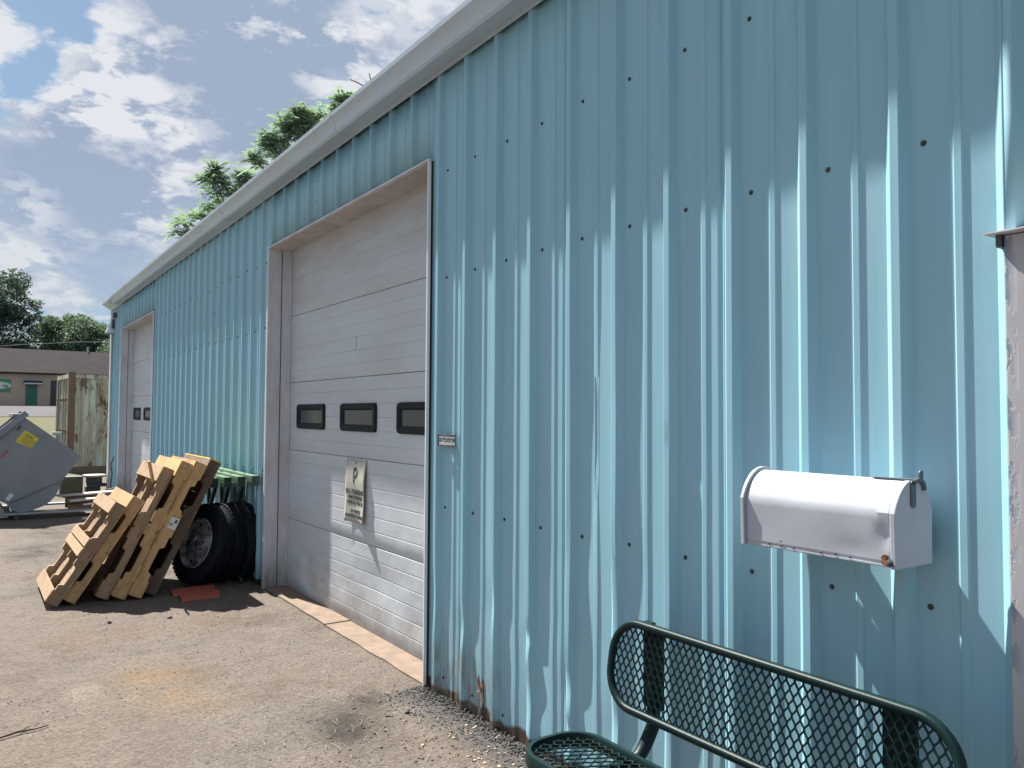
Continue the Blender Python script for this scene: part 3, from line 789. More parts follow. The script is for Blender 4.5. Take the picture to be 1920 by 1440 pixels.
# rear end plate stands proud as a flange; front door with rim
MB().prism([(x, MY1-.006, z) for x, z in arch(.011, zb=MZ0-.003)], (0, .012, 0)).build('end_plate', M_box, MBX, bevel=.002)
fd = MB(); fd.prism([(x, MY0-.004, z) for x, z in arch(.003, zb=MZ0-.004)], (0, .016, 0)); fdo = fd.build('front_door', M_box, MBX, bevel=.003)
pm = MB()
for (y, z) in ((1.52, MZ0+.012), (1.478, MZ0+.010), (1.478, MZ0+.024), (1.435, MZ0+.010), (1.345, MZ0+.011), (1.30, MZ0+.013), (1.256, MZ0+.011)):
    r_ = MB(); r_.lathe([(.0001, 0), (.0042 if z < MZ0+.02 else .002, 0), (.003, .0018), (.0001, .002)], 8, c=(MX0+.001, y, z), axis=(-1, 0, 0)); r_.build('rivet', M_darkmetal, MBX)
r_ = MB(); r_.lathe([(.0001, 0), (.010, 0), (.010, .002), (.006, .003), (.006, .008), (.0001, .009)], 10, c=(MX0-.002, 1.140, MZ0+.013), axis=(-1, 0, 0)); r_.build('hinge_pin', M_darkmetal, MBX)
st = MB(); st.prism([(MX0-.0042, 1.160, MZ0+.006), (MX0-.0042, 1.163, MZ0+.026), (MX0-.0042, 1.155, MZ0+.034), (MX0-.0042, 1.145, MZ0+.031), (MX0-.0042, 1.150, MZ0+.020), (MX0-.0042, 1.128, MZ0+.006)], (.006, 0, 0)); st.build('rust_patch', M_rust, MBX)
# grey flag: strap along the crown, tab down the door, upright lug and hook
xc = (MX0+MX1)/2
fg = MB()
fg.prism([(xc-.020, MY0+.10, MTOP+.001), (xc+.004, MY0+.10, MTOP+.001), (xc+.012, MY0-.004, MTOP+.001), (xc-.016, MY0-.004, MTOP+.001)], (0, 0, .004))
def capsule(y, x, z0_, z1_, r, t):
    P = [(x+r*cos(a_), y, z1_+r*sin(a_)) for a_ in [pi*i/8 for i in range(9)]]+[(x+r*cos(a_), y, z0_+r*sin(a_)) for a_ in [pi+pi*i/8 for i in range(9)]]
    fg.prism(P, (0, -t, 0))
capsule(MY0-.005, xc-.008, MTOP-.060, MTOP-.008, .012, .003)
capsule(MY0-.006, xc+.030, MTOP+.006, MTOP+.018, .010, .003)
fg.tube([(xc-.012, MY0-.007, MTOP-.004), (xc+.012, MY0-.007, MTOP+.001), (xc+.028, MY0-.007, MTOP+.001), (xc+.042, MY0-.007, MTOP-.010), (xc+.046, MY0-.007, MTOP-.026)], .0075, 8)
fg.build('flag', M_flag, MBX, smooth=True)
MB().prism([(MX1+.001, 1.20, 1.30), (MX1+.001, 1.20, 1.205), (-.001, 1.20, 1.205), (-.001, 1.20, 1.30)], (0, .03, 0)).build('wall_bracket', M_darkmetal, MBX)
MB().prism([(MX1+.001, 1.46, 1.30), (MX1+.001, 1.46, 1.205), (-.001, 1.46, 1.205), (-.001, 1.46, 1.30)], (0, .03, 0)).build('wall_bracket', M_darkmetal, MBX)

# ------------------------------------------------------------------ bench
BN = empty('park_bench', (-.4, 1.55, 0), 'dark green bench of diamond mesh standing against the teal wall under the mailbox', 'bench')
def rrect(a0, a1, b0, b1, r, n=8):
    P = []
    for (ca, cb, t0) in ((a1-r, b1-r, 0), (a0+r, b1-r, 90), (a0+r, b0+r, 180), (a1-r, b0+r, 270)):
        for i in range(n+1):
            t = R(t0+90*i/n); P.append((ca+r*cos(t), cb+r*sin(t)))
    return P
def inside(a_, b_, R_):
    a0, a1, b0, b1, r = R_
    if not (a0 <= a_ <= a1 and b0 <= b_ <= b1): return False
    ca = min(max(a_, a0+r), a1-r); cb = min(max(b_, b0+r), b1-r)
    return (a_-ca)**2+(b_-cb)**2 <= r*r+1e-9 or (a_ == ca or b_ == cb)
def mesh_sheet(R_, p, h, place, wd=.0052, th=.0038):
    q = MB(); a0, a1, b0, b1, r = R_; ni = int((a1-a0)/p)+3; nj = int((b1-b0)/h)+3
    for i in range(-1, ni):
        pts = []
        for j in range(-1, nj):
            sgn = 1 if (i+j) % 2 else -1
            a_ = a0+i*p+sgn*p*.5; b_ = b0+j*h
            # each node has a short straight bond, strands between them lean
            pts += [(a_-sgn*wd*.1, b_-h*.17), (a_-sgn*wd*.1, b_+h*.17)]
        for (s_, e_) in zip(pts, pts[1:]):
            m_ = ((s_[0]+e_[0])/2, (s_[1]+e_[1])/2)
            if inside(*m_, R_):
                q.bar(place(*s_), place(*e_), wd, th, upv=NRM)
    return q
# backrest: local a = Y, b = height; leaning back a touch
def pb(a_, b_): return (-.262+(.86-b_)*-.16, a_, b_)
BR = (.945, 2.170, .560, .848, .115)
rim = [pb(*q) for q in rrect(BR[0], BR[1], BR[2], BR[3], .12, 10)]; rim.append(rim[0]); 
rb = MB()
def rim_sweep(q, loop, nrm, wd, th):
    L = [Vector(p) for p in loop[:-1]]; n = len(L); b = len(q.v); nrm = Vector(nrm).normalized()
    for i in range(n):
        d = (L[(i+1) % n]-L[i-1]).normalized(); s_ = d.cross(nrm)
        prof = [(-1, -.6), (-1, .6), (-.6, 1), (.6, 1), (1, .6), (1, -.6), (.6, -1), (-.6, -1)]
        for (u_, v_) in prof: q.v.append(tuple(L[i]+s_*u_*wd/2+nrm*v_*th/2))
    for i in range(n):
        for k in range(8): q.f.append((b+i*8+k, b+i*8+(k+1) % 8, b+((i+1) % n)*8+(k+1) % 8, b+((i+1) % n)*8+k)); q.mi.append(0)
NB = Vector((-1, 0, -.16)).normalized()
# drop repeated points
def clean(loop):
    r_ = [loop[0]]
    for q in loop[1:]:
        if (Vector(q)-Vector(r_[-1])).length > 1e-5: r_.append(q)
    return r_
rim_sweep(rb, clean(rim), NB, .026, .026); rb.build('backrest_rim', M_bench, BN, smooth=True, ang=50)
NRM = NB
mesh_sheet((BR[0]+.006, BR[1]-.006, BR[2]+.006, BR[3]-.006, .11), .0142, .0240, pb).build('backrest_mesh', M_bench, BN)
# seat
def ps(a_, b_): return (b_, a_, .452)
SR = (.93, 2.215, -.680, -.395, .11)
srim = [ps(*q) for q in rrect(SR[0], SR[1], SR[2], SR[3], .11, 10)]; srim.append(srim[0])
sb = MB(); rim_sweep(sb, clean(srim), (0, 0, 1), .024, .05); sb2 = sb; sb2.v = [(x, y, z-.010) for x, y, z in sb2.v]; sb2.build('seat_rim', M_bench, BN, smooth=True, ang=50)
NRM = Vector((0, 0, 1))
mesh_sheet((SR[0]+.006, SR[1]-.006, SR[2]+.006, SR[3]-.006, .10), .0265*.62, .030, ps).build('seat_mesh', M_bench, BN)
for y in (1.99, 1.11):
    pth = [(-.252, .84), (-.262, .75), (-.272, .66), (-.278, .58), (-.276, .52), (-.290, .465), (-.325, .425), (-.38, .408), (-.64, .405)]
    P = [(x, y, z) for x, z in pth]; P = [(x+.022, yy, z) for x, yy, z in P[:5]]+P[5:]
    q = MB(); q.tube(P, .024, 12); q.build('back_support', M_bench, BN, smooth=True, ang=60)
    q = MB(); q.tube([(-.50, y, .385), (-.50, y, .02)], .028, 12); q.tube([(-.28, y, .012), (-.72, y, .012)], .020, 10); q.build('leg', M_bench, BN, smooth=True, ang=60)
    MB().box(-.262, -.246, y-.045, y+.045, .575, .835).build('back_bracket', M_bench, BN, bevel=.003)
MB().tube([(-.50, 1.99, .30), (-.50, 1.11, .30)], .016, 10).build('stretcher', M_bench, BN, smooth=True)
for y in (2.02,):
    MB().box(-.258, -.235, y-.02, y+.02, .852, .862).build('rim_clip', M_bench, BN)

# ------------------------------------------------------------------ pallets
GR = 'wooden pallets leaning in a row by the wall'
def make_pallet(woodmat, label, skip=()):
    e = empty('wooden_pallet', (0, 0, 0), label, 'pallet', GR)
    L = 1.20; W = 1.00; T = .074
    for yk, y in enumerate((0, .481, .962)):
        P = [(0, 0)]
        def notch(z0, z1, d=.034, r=.022):
            q = [(0, z0)]
            for i in range(5): t = i/4*pi/2; q.append((d-r*(1-sin(t)), z0+.010+r*(1-cos(t))))
            for i in range(5): t = i/4*pi/2; q.append((d-r*(1-cos(t)), z1-.010-r*(1-sin(t))))
            q.append((0, z1)); return q
        P += notch(.20, .44)+notch(.76, 1.00)+[(0, L), (T, L), (T, 0)]
        s = MB(); s.prism([(x, y, z) for x, z in P], (0, .038, 0)); s.build('stringer', woodmat, e, org=(0, y, 0))
    for i, (z0, w_) in enumerate(((0.002, .14), (.53, .095), (.645, .095), (L-.142, .14))):
        if i in skip: continue
        MB().box(-.016, -.0005, -.004, 1.004, z0, z0+w_).build('bottom_board', woodmat, e, bevel=.0015)
    for i in range(8):
        z0 = .001+i*(L-.1475)/7
        MB().box(T+.0005, T+.0165, -.003+random.uniform(-.004, .004), 1.003, z0, z0+random.choice((.1455, .147, .1475))).build('top_board', woodmat, e, bevel=.0015)
    return e
pl = make_pallet(M_wood, 'x'); plw = make_pallet(M_woodw, 'x'); pld = make_pallet(M_woodd, 'x')
spec = [  # x of foot, lean, length scale, y, source, flip, label
    (-1.715, 57.0, .765, 7.35, plw, 0, 'outermost leaning wooden pallet, lowest of the row, its open notched side to the sun'),
    (-1.590, 57.5, .80, 7.38, pl, 0, 'short wooden pallet second from the left in the leaning row'),
    (-1.345, 64.5, .985, 7.40, plw, 0, 'dull brown pallet third from the left, with a broken board sticking out on top'),
    (-1.228, 64.8, 1.03, 7.33, pl, 0, 'tall honey coloured pallet fourth from the left in the leaning row'),
    (-1.105, 65.0, 1.02, 7.31, pl, 1, 'honey coloured pallet carrying the white paper label'),
    (-.985, 64.7, 1.03, 7.36, pld, 0, 'dark grey brown pallet at the right end of the row, with yellow painted top edge')]
used = set(); PAL = []
for (bx, th, ls, y, src, flip, lab) in spec:
    if src.name in used: o = copy_tree(src)
    else: o = src; used.add(src.name)
    phi = R(90-th); T_ = .107
    Mx = Matrix.Rotation(phi, 4, 'Y')
    if flip:   # turned over: top boards face left
        Mx = Mx @ Matrix.Translation((.074, 1.0, 0)) @ Matrix.Rotation(pi, 4, 'Z')
    Mx = Matrix.Translation((bx+.016, y, T_*sin(phi)*1.0)) @ Mx @ Matrix.Diagonal((1, 1, ls, 1))
    o.matrix_world = Mx; o['label'] = lab; PAL.append(o)
def pchild(o, mbq, name, mtl):    # extra piece in pallet coordinates
    WL[o.name] = Vector((0, 0, 0)); q = mbq.build(name, mtl, o); return q
q = MB(); q.obox((-.085, .02, 1.115), (.055, 0, -.075), (0, .045, 0), (.006, 0, .0045)); pchild(PAL[2], q, 'broken_board', M_wood)
q = MB(); q.box(.005, .085, -.0055, -.0040, .66, .775) if False else None
q = MB(); q.box(-.012, .060, 1.0065, 1.0080, .60, .70); lb = pchild(PAL[4], q, 'paper_label', M_label)
q = MB(); q.box(.002, .020, 1.0081, 1.0088, .655, .685); [q.box(.026+.006*i, .029+.006*i, 1.0081, 1.0088, .625, .65) for i in range(5)]; pchild(PAL[4], q, 'label_print', M_darkletter)
q = MB(); q.box(-.018, .095, -.004, 1.004, 1.2005, 1.2105); pchild(PAL[5], q, 'yellow_edge', M_yellow)

# ------------------------------------------------------------------ tyres
def make_tyre(loc, axis, label, rim, Rr=.365, wd=.15):
    e = empty('truck_tyre', loc, label, 'tyre', 'truck tyres stood against the wall behind the pallets')
    A = Vector(axis).normalized(); q = MB(); h = wd/2
    q.lathe([(.225, -h*.8), (.235, -h*.95), (.30, -h), (.345, -h*.93), (Rr-.008, -h*.80), (Rr, -h*.6), (Rr, -h*.34), (Rr-.010, -h*.32), (Rr-.010, -h*.26), (Rr, -h*.24), (Rr, -h*.06), (Rr-.010, -h*.04), (Rr-.010, h*.04), (Rr, h*.06),
             (Rr, h*.24), (Rr-.010, h*.26), (Rr-.010, h*.32), (Rr, h*.34), (Rr, h*.6), (Rr-.008, h*.8), (.345, h*.93), (.30, h), (.235, h*.95), (.225, h*.8), (.225, -h*.8)], 56, c=loc, axis=A)
    q.build('tread', M_tyre, e, smooth=True, ang=35)
    # tread blocks
    tb = MB(); X = A.cross(Vector((0, 0, 1))).normalized(); Y = A.cross(X)
    for k in range(48):
        t = 2*pi*k/48; rd = X*cos(t)+Y*sin(t); tg = -X*sin(t)+Y*cos(t)
        for sgn in (-1, 1): tb.obox(Vector(loc)+rd*(Rr-.002)+A*sgn*h*.72, rd*.006, tg*.015, A*h*.14)
    tb.build('tread_blocks', M_tyre, e, kind='stuff')
    if rim:
        r_ = MB(); r_.lathe([(.232, h*.96), (.226, h*1.06), (.218, h*.98), (.212, h*.55), (.205, h*.35), (.15, h*.45), (.115, h*.72), (.075, h*.72), (.070, h*.50), (.0001, h*.50)], 40, c=loc, axis=A); r_.build('rim', M_rim, e, smooth=True)
        for k in range(8):
            t = 2*pi*(k+.3)/8; c_ = Vector(loc)+A*(h*.70)+(X*cos(t)+Y*sin(t))*.095
            b_ = MB(); b_.lathe([(.0001, .016), (.010, .016), (.012, 0)], 6, c=c_, axis=A); b_.build('wheel_nut', M_darkmetal, e)
        for k in range(5):
            t = 2*pi*k/5; c_ = Vector(loc)+A*(h*.42)+(X*cos(t)+Y*sin(t))*.178
            b_ = MB(); b_.lathe([(.0001, .004), (.017, .004), (.019, 0)], 12, c=c_, axis=A); b_.build('rim_hole', M_seal, e)
    return e
AX = (-.90, -.33, .28)
make_tyre((-.430, 7.68, .365), AX, 'truck wheel with flaking white rim, nearest the pallets', True)
make_tyre((-.270, 7.74, .362), (-.94, -.28, .12), 'bare black tyre directly behind the white rimmed wheel', False, wd=.13)
make_tyre((-.10, 7.72, .366), (-.97, -.22, .02), 'bare black tyre nearest the teal wall', False, wd=.14)

# ------------------------------------------------------------------ green racking
GG = 'green slotted rack beams leaning on the wall above the tyres'
labs = ['green slotted rack beam lying nearest the teal wall, topmost', 'green slotted rack beam second from the wall', 'green slotted rack beam third from the wall', 'green slotted rack beam furthest from the wall, nearest the pallets']
for k in range(4):
    x = -.068-.072*k; y0_ = 7.27+.20*k; y1_ = 8.9; z = 1.01-.018*k
    e = empty('rack_beam', (x, y0_, 0), labs[k], 'rack beam', GG)
    q = MB(); q.box(x-.030, x+.030, y0_+.03, y1_, z-.003, z); q.box(x-.031, x-.028, y0_+.03, y1_, z-.075, z-.0031); q.build('channel', M_green_lit, e)
    q = MB(); q.box(x-.033, x+.031, y0_, y0_+.0298, z-.09, z+.002); q.box(x-.0335, x-.0311, y0_, y0_+.16, z-.095, z-.0755+.02); q.build('end_cap', M_green_shade, e)
    q = MB()
    n_ = int((y1_-y0_)/.05)
    for i in range(n_):
        y = y0_+.06+i*.05; q.box(x-.018, x-.004, y, y+.016, z+.0005, z+.0012); q.box(x+.006, x+.018, y, y+.016, z+.0005, z+.0012); q.box(x-.0325, x-.0312, y, y+.014, z-.05, z-.025)
    q.build('slots', M_hole, e, kind='stuff')
    for (ya, yb) in ((y0_+.75, y0_+.25), (y0_+.35, y0_+.95)):
        q = MB(); q.bar((x, ya, z-.004), (x-.05-.02*k, yb, .0), .045, .03, upv=(1, 0, 0)); q.build('leg', M_green_shade, e)

# orange beams on the ground
olab = ('orange steel channel lying nearest the camera of the four on the asphalt', 'second orange steel channel from the front of the four', 'third orange steel channel from the front of the four', 'orange steel channel at the back of the four, next to the tyres')
for k in range(4):
    y0_ = 7.0+.125*k; xs_ = -.745+.025*(k % 2)-.01*k; e = MB()
    e.prism([(xs_, y0_, .003), (xs_, y0_+.022, .026), (xs_, y0_+.070, .030), (xs_, y0_+.098, .006), (xs_, y0_+.100, .002), (xs_, y0_+.094, .002), (xs_, y0_+.066, .026), (xs_, y0_+.024, .022), (xs_, y0_+.006, .001)], (.315+.02*k, .04, 0))
    tag(e.build('steel_channel', M_orange), olab[k], 'steel channel', 'orange steel channels on the asphalt')

# ------------------------------------------------------------------ hopper dumpster
H = empty('tipping_hopper', (-1.4, 14.2, 0), 'grey steel tipping hopper dumpster with a yellow sticker, tilted back', 'dumpster')
HY = 13.6; HD = 1.25
side = [(-1.584, 1.50), (-.842, .916), (-1.075, .561), (-1.783, .243), (-2.62, .72), (-2.20, 1.00)]
for y in (HY, HY+HD):
    q = MB(); q.prism([(x, y, z) for x, z in side], (0, .012, 0)); q.build('side_panel', M_hop, H)
q = MB(); q.prism([(-.842, HY+.012, .916), (-1.584, HY+.012, 1.50), (-1.590, HY+.012, 1.488), (-.858, HY+.012, .911)], (0, HD-.012, 0)); q.build('back_panel', M_hop, H)
q = MB(); q.prism([(-.842, HY+.012, .916), (-1.075, HY+.012, .561), (-1.085, HY+.012, .570), (-.855, HY+.012, .918)], (0, HD-.012, 0)); q.build('back_panel', M_hop, H)
q = MB(); q.prism([(-1.075, HY+.012, .561), (-1.783, HY+.012, .243), (-2.62, HY+.012, .72), (-2.61, HY+.012, .735), (-1.783, HY+.012, .258), (-1.080, HY+.012, .575)], (0, HD-.012, 0)); q.build('bottom_panel', M_hop, H)
# lip beam along the open mouth
for y in (HY-.035, HY+HD): MB().obox((-1.935, y+.02, 1.225), (-.37, 0, -.345), (0, .028, 0), (-.030, 0, .032)).build('side_lip', M_hop, H, bevel=.004)
q = MB(); q.obox((-1.66, HY+HD/2+.03, 1.535), (.085, 0, .0), (0, HD/2+.06, 0), (0, 0, .022)); q.build('top_lip', M_hop, H, bevel=.004)
rk = [(-1.075, .555), (-1.16, .325), (-1.24, .235), (-1.328, .177), (-1.46, .125), (-1.595, .104), (-1.715, .139), (-1.783, .237)]
for y in (HY+.03, HY+HD-.05):
    q = MB(); q.prism([(x, y, z) for x, z in rk], (0, .02, 0)); q.build('rocker', M_hop, H)
q = MB()
for y in (HY-.02, HY+HD-.1): q.box(-1.80, -.42, y, y+.10, .075, .105)
q.box(-1.80, -1.72, HY+.081, HY+HD-.101, .075, .105); q.box(-.55, -.42, HY+.081, HY+HD-.101, .075, .105); q.build('base_frame', M_galv, H)
for (x, y) in ((-1.65, HY+.03), (-.55, HY+.03), (-1.65, HY+HD-.05), (-.55, HY+HD-.05)):
    q = MB(); q.lathe([(.0001, -.02), (.037, -.02), (.037, .02), (.0001, .02)], 16, c=(x, y, .037), axis=(0, 1, 0)); q.build('caster', M_darkmetal, H)
q = MB(); q.prism([(x, HY-.001, z) for x, z in ((-1.702, 1.148), (-1.580, 1.319), (-1.400, 1.185), (-1.492, 1.045))], (0, -.002, 0)); q.build('yellow_sticker', M_sticker, H)
for k in range(5):
    a_ = Vector((-1.575, HY-.0032, 1.285)).lerp(Vector((-1.655, HY-.0032, 1.165)), .15+k*.2); d_ = Vector((.16, 0, -.118))*(1 if k else .7)
    q = MB(); q.bar(a_+d_*.12, a_+d_, .004, .012 if k == 0 else .007, upv=(0, 0, 1)); q.build('sticker_print', M_olive, H)
q = MB(); q.prism([(x, HY-.001, z) for x, z in ((-1.87, .935), (-1.79, 1.03), (-1.775, 1.01), (-1.86, .905))], (0, -.002, 0)); q.build('red_sticker', M_red, H)
q = MB(); q.prism([(x, HY-.001, z) for x, z in ((-1.80, .31), (-1.745, .40), (-1.69, .37), (-1.755, .285))], (0, -.002, 0)); q.build('white_sticker', M_label, H)
q = MB(); q.obox((-1.655, HY-.006, 1.345), (.012, 0, -.010), (0, .005, 0), (-.02, 0, -.03)); q.build('latch', M_darkmetal, H)
q = MB(); q.box(-1.19, -1.06, HY+.55, HY+.70, 1.22, 1.27); q.build('fork_stop', M_galv, H)
# pale lumber on the base
LG = 'pale boards lying beside the hopper'
lum = [(-1.12, -.30, 13.95, .29, .12, 'uppermost pale board beside the hopper'), (-.98, -.36, 13.75, .225, .13, 'wide pale board under the uppermost one'), (-.80, -.40, 13.66, .165, .06, 'narrow pale board low beside the hopper'), (-.85, -.42, 13.25, .0, .07, 'pale strip lying on the asphalt before the hopper')]
for (x0_, x1_, y, z, w_, lab) in lum:
    q = MB(); q.obox(((x0_+x1_)/2, y, z+.011+.01), ((x1_-x0_)/2, .05, .012), (-.05*w_, w_/1.2, 0), (0, 0, .011)); tag(q.build('board', M_lumber, bevel=.002), lab, 'board', LG)
q = MB(); q.box(-.98, -.40, 13.78, 13.86, .105, .164); q.box(-1.0, -.42, 13.95, 14.05, .105, .285); tag(q.build('bearer_timber', M_woodw), 'dull timber bearers carrying the pale boards on the hopper frame', 'timber')
for k in range(6):
    q = MB(); q.box(-2.30+.03*(k % 2), -1.80-.02*k+.05, 13.8, 14.4, .02+.034*k, .05+.034*k); tag(q.build('scrap_board', M_lumber), ('lowest', 'second lowest', 'third lowest', 'third highest', 'second highest', 'topmost')[k]+' rough scrap board of the stack at the left foot of the hopper', 'board', 'scrap boards stacked left of the hopper')

# olive box, stack of blocks -------------------------------------------------
q = MB(); q.box(-.83, -.45, 17.0, 17.25, -.02, .36); q2 = q.build('utility_box', M_olive, bevel=.01); tag(q2, 'low olive utility box standing behind the hopper', 'utility box')
e = empty('block_stack', (-.25, 17.1, 0), 'dark stack of blocks with a pale round slab on top, near the building corner', 'blocks')
MB().box(-.40, -.15, 17.0, 17.25, -.02, .15).build('block', M_stone, e, bevel=.01); MB().box(-.37, -.05, 16.98, 17.22, .151, .21).build('block', M_stone, e, bevel=.01); MB().box(-.38, -.12, 17.02, 17.24, .211, .33).build('block', M_stone, e, bevel=.01)
q = MB(); q.lathe([(.0001, 0), (.17, 0), (.20, .02), (.20, .045), (.0001, .05)], 20, c=(-.25, 17.12, .331)); q.build('round_slab', M_lumber, e, smooth=True)

# wall lamp, junction box, conduits -----------------------------------------
e = empty('wall_lamp', (-.03, 16.95, 3.1), 'white cone shaped outdoor lamp on the far corner of the workshop', 'lamp')
q = MB(); q.lathe([(.150, 0), (.146, .02), (.070, .20), (.058, .225), (.055, .30), (.03, .31), (.0001, .31)], 24, c=(-.02, 16.82, 3.10)); o = q.build('lamp_shade', M_gutter, e, smooth=True); sd = o.modifiers.new('sheet', 'SOLIDIFY'); sd.thickness = .004
q = MB(); q.tube([(-.02, 16.82, 3.41), (-.02, 16.82, 3.52), (.0, 16.9, 3.54)], .012, 8); q.build('lamp_arm', M_gutter, e, smooth=True)
q = MB(); q.box(.01, .07, 16.66, 16.74, 3.24, 3.36); tag(MB().box(-.07, -.030, 16.60, 16.72, 3.20, 3.36).build('junction_box', M_darkmetal), 'dark junction box beside the cone lamp', 'box')
tag(MB().box(-.09, -.030, 16.30, 16.42, 3.36, 3.46).build('flood_lamp', M_darkmetal, bevel=.01), 'small dark floodlight high under the gutter at the far corner', 'lamp')
q = MB(); q.tube([(-.045, 16.55, 0), (-.045, 16.55, .9), (-.045, 16.56, 1.7)], .012, 8); tag(q.build('conduit_pipe', M_galv, smooth=True), 'thin grey conduit rising up the far corner of the workshop', 'pipe')
q = MB(); q.tube([(-.06, 16.2, .0), (-.08, 16.2, .25), (-.07, 16.15, .45), (-.10, 16.1, .62), (-.06, 16.0, .78)], .011, 8); tag(q.build('bent_pipe', M_darkmetal, smooth=True), 'short dark bent pipe sticking up by the far door jamb', 'pipe')
q = MB()
for i in range(60):
    t = i/60*2*pi*3.2; r_ = .05+.05*random.random(); q.v += []
pts = [(-.14+.09*cos(i*.55)+.02*random.random(), 15.85+.14*sin(i*.55), .03+.004*i+.03*random.random()) for i in range(46)]
q.tube(pts, .009, 6); tag(q.build('cable_coil', M_darkmetal, smooth=True), 'tangled dark cable heaped at the foot of the far door jamb', 'cable')

# ------------------------------------------------------------------ shipping container
cs = Vector((.999, .035, 0)).normalized(); ce = Vector((-.035, .999, 0)).normalized(); A0 = Vector((-.155, 23.6, -.02)); CL, CW, CH = 6.06, 2.44, 2.66
CN = empty('shipping_container', tuple(A0+cs*3+ce*1.2), 'rusty pale green shipping container standing past the end of the workshop', 'container')
def cpt(s_, e_, z): return A0+cs*s_+ce*e_+Vector((0, 0, z))
def cbox(s0, s1, e0, e1, z0, z1, name, mtl):
    q = MB(); q.obox(cpt((s0+s1)/2, (e0+e1)/2, (z0+z1)/2), cs*(s1-s0)/2, ce*(e1-e0)/2, (0, 0, (z1-z0)/2)); return q.build(name, mtl, CN)
def corr(fn, length, name):
    q = MB(); prof = []; s_ = .16
    while s_ < length-.40:
        prof += [(s_, 0), (s_+.13, 0), (s_+.18, .040), (s_+.31, .040)]; s_ += .36
    prof.append((length-.16, 0)); n = len(prof)
    for z in (.16, 2.5):
        for (a_, d) in prof: q.v.append(tuple(fn(a_, d, z)))
    q.f = [(i, i+1, n+i+1, n+i) for i in range(n-1)]; q.mi = [0]*(n-1)
    return q.build(name, M_cont, CN)
corr(lambda a_, d, z: cpt(a_, .02+d, z), CL, 'side_sheet'); corr(lambda a_, d, z: cpt(a_, CW-.02-d, z), CL, 'side_sheet')
cbox(.06, CL-.06, .06, CW-.06, 2.50, 2.56, 'roof_sheet', M_cont); cbox(.06, CL-.06, .06, CW-.06, .05, .12, 'floor', M_contr)
cbox(CL-.05, CL, .16, CW-.16, .16, 2.5, 'end_sheet', M_cont)
for s_ in (0, CL-.16):
    for e_ in (0, CW-.16): cbox(s_, s_+.16, e_, e_+.16, 0, CH, 'corner_post', M_contr)
for e_ in (0, CW-.08):
    cbox(.16, CL-.16, e_, e_+.08, 2.50, 2.60, 'top_rail', M_cont); cbox(.16, CL-.16, e_, e_+.08, 0, .16, 'bottom_rail', M_contr)
cbox(0, .10, .16, CW-.16, 2.50, 2.61, 'door_header', M_cont); cbox(0, .10, .16, CW-.16, 0, .14, 'door_sill', M_contr)
for (e0, e1) in ((.17, CW/2-.01), (CW/2+.01, CW-.17)):
    d = cbox(.05, .09, e0, e1, .15, 2.49, 'door', M_cont)
for e_ in (.40, .85, 1.55, 2.02):
    q = MB(); q.tube([cpt(-.01, e_, .18), cpt(-.01, e_, 2.48)], .022, 8); q.build('locking_rod', M_galv, CN, smooth=True)
    for z in (.45, 1.05, 1.9): cbox(-.03, .05, e_-.06, e_+.06, z, z+.06, 'rod_bracket', M_contr)
for z in (2.28,): cbox(.30, .42, .0, .018, z, z+.20, 'vent', M_contr)
q = MB(); q.obox(cpt(1.45, .0, .93), cs*.13, ce*.006, (0, 0, .08)); q.build('stencil_patch', M_contr, CN)

# ------------------------------------------------------------------ far building
Rm = lambda s_, d, z: G0+gs*s_+gn*d+Vector((0, 0, z))
def ray(px_, py_): return fw+rr*((px_-960)/1468.14)-uu*((py_-720)/1468.14)
CAM = Vector((-2.231, 0, 1.59))
G0 = CAM+(fw+rr*(-960/1468.14)-uu*(40/1468.14))*78; G1 = CAM+(fw+rr*(-855/1468.14)-uu*(41/1468.14))*80.9
G0.z = 2.18; gs = (G1-G0); gs.z = 0; GLEN = gs.length; gs.normalize(); gn = Vector((-gs.y, gs.x, 0))
FB = empty('tan_building', tuple(G0+gs*4+gn*5), 'long low tan building with a brown roof far behind the container', 'building')
def gbox(s0, s1, d0, d1, z0, z1, name, mtl, par=FB):
    q = MB(); q.obox(Rm((s0+s1)/2, (d0+d1)/2, (z0+z1)/2), gs*(s1-s0)/2, gn*(d1-d0)/2, (0, 0, (z1-z0)/2)); return q.build(name, mtl, par)
PXM = GLEN/105.
gbox(-28, 34, 0, 14, -.5, 3.42, 'wall', M_tan)
q = MB(); q.prism([Rm(-28.6, -.45, 3.36), Rm(-28.6, 7.0, 6.22), Rm(-28.6, 14.45, 3.36), Rm(-28.6, 14.45, 3.20), Rm(-28.6, -.45, 3.20)], gs*63.2); q.build('roof', M_roof, FB)
gbox(46*PXM, 68.5*PXM, -.03, .01, 0.0, 2.12, 'green_door', M_doorg)
gbox(93.5*PXM, 109*PXM, -.03, .01, 0.0, 2.62, 'dark_door', M_dark)
aw = gbox(42*PXM, 76*PXM, -.85, -.001, 2.30, 2.50, 'awning', M_roof); gbox(42*PXM, 76*PXM, -.90, -.851, 2.19, 2.30, 'awning_fascia', M_gutter)
gbox(-28, 34, -.02, -.001, -.35, .0, 'plinth', M_dark)
sgn = gbox(-30*PXM, 17.5*PXM, -.10, -.005, 1.38, 2.62, 'shop_sign', M_signg)
q = MB()
pts = []
for i in range(33):
    t = 2*pi*i/32; pts.append(Rm(-6*PXM+1.15*cos(t)*1.0, -.108, 2.0+.36*sin(t)))
q.prism(pts[:-1], -gn*.004); q.build('sign_oval', M_label, sgn)
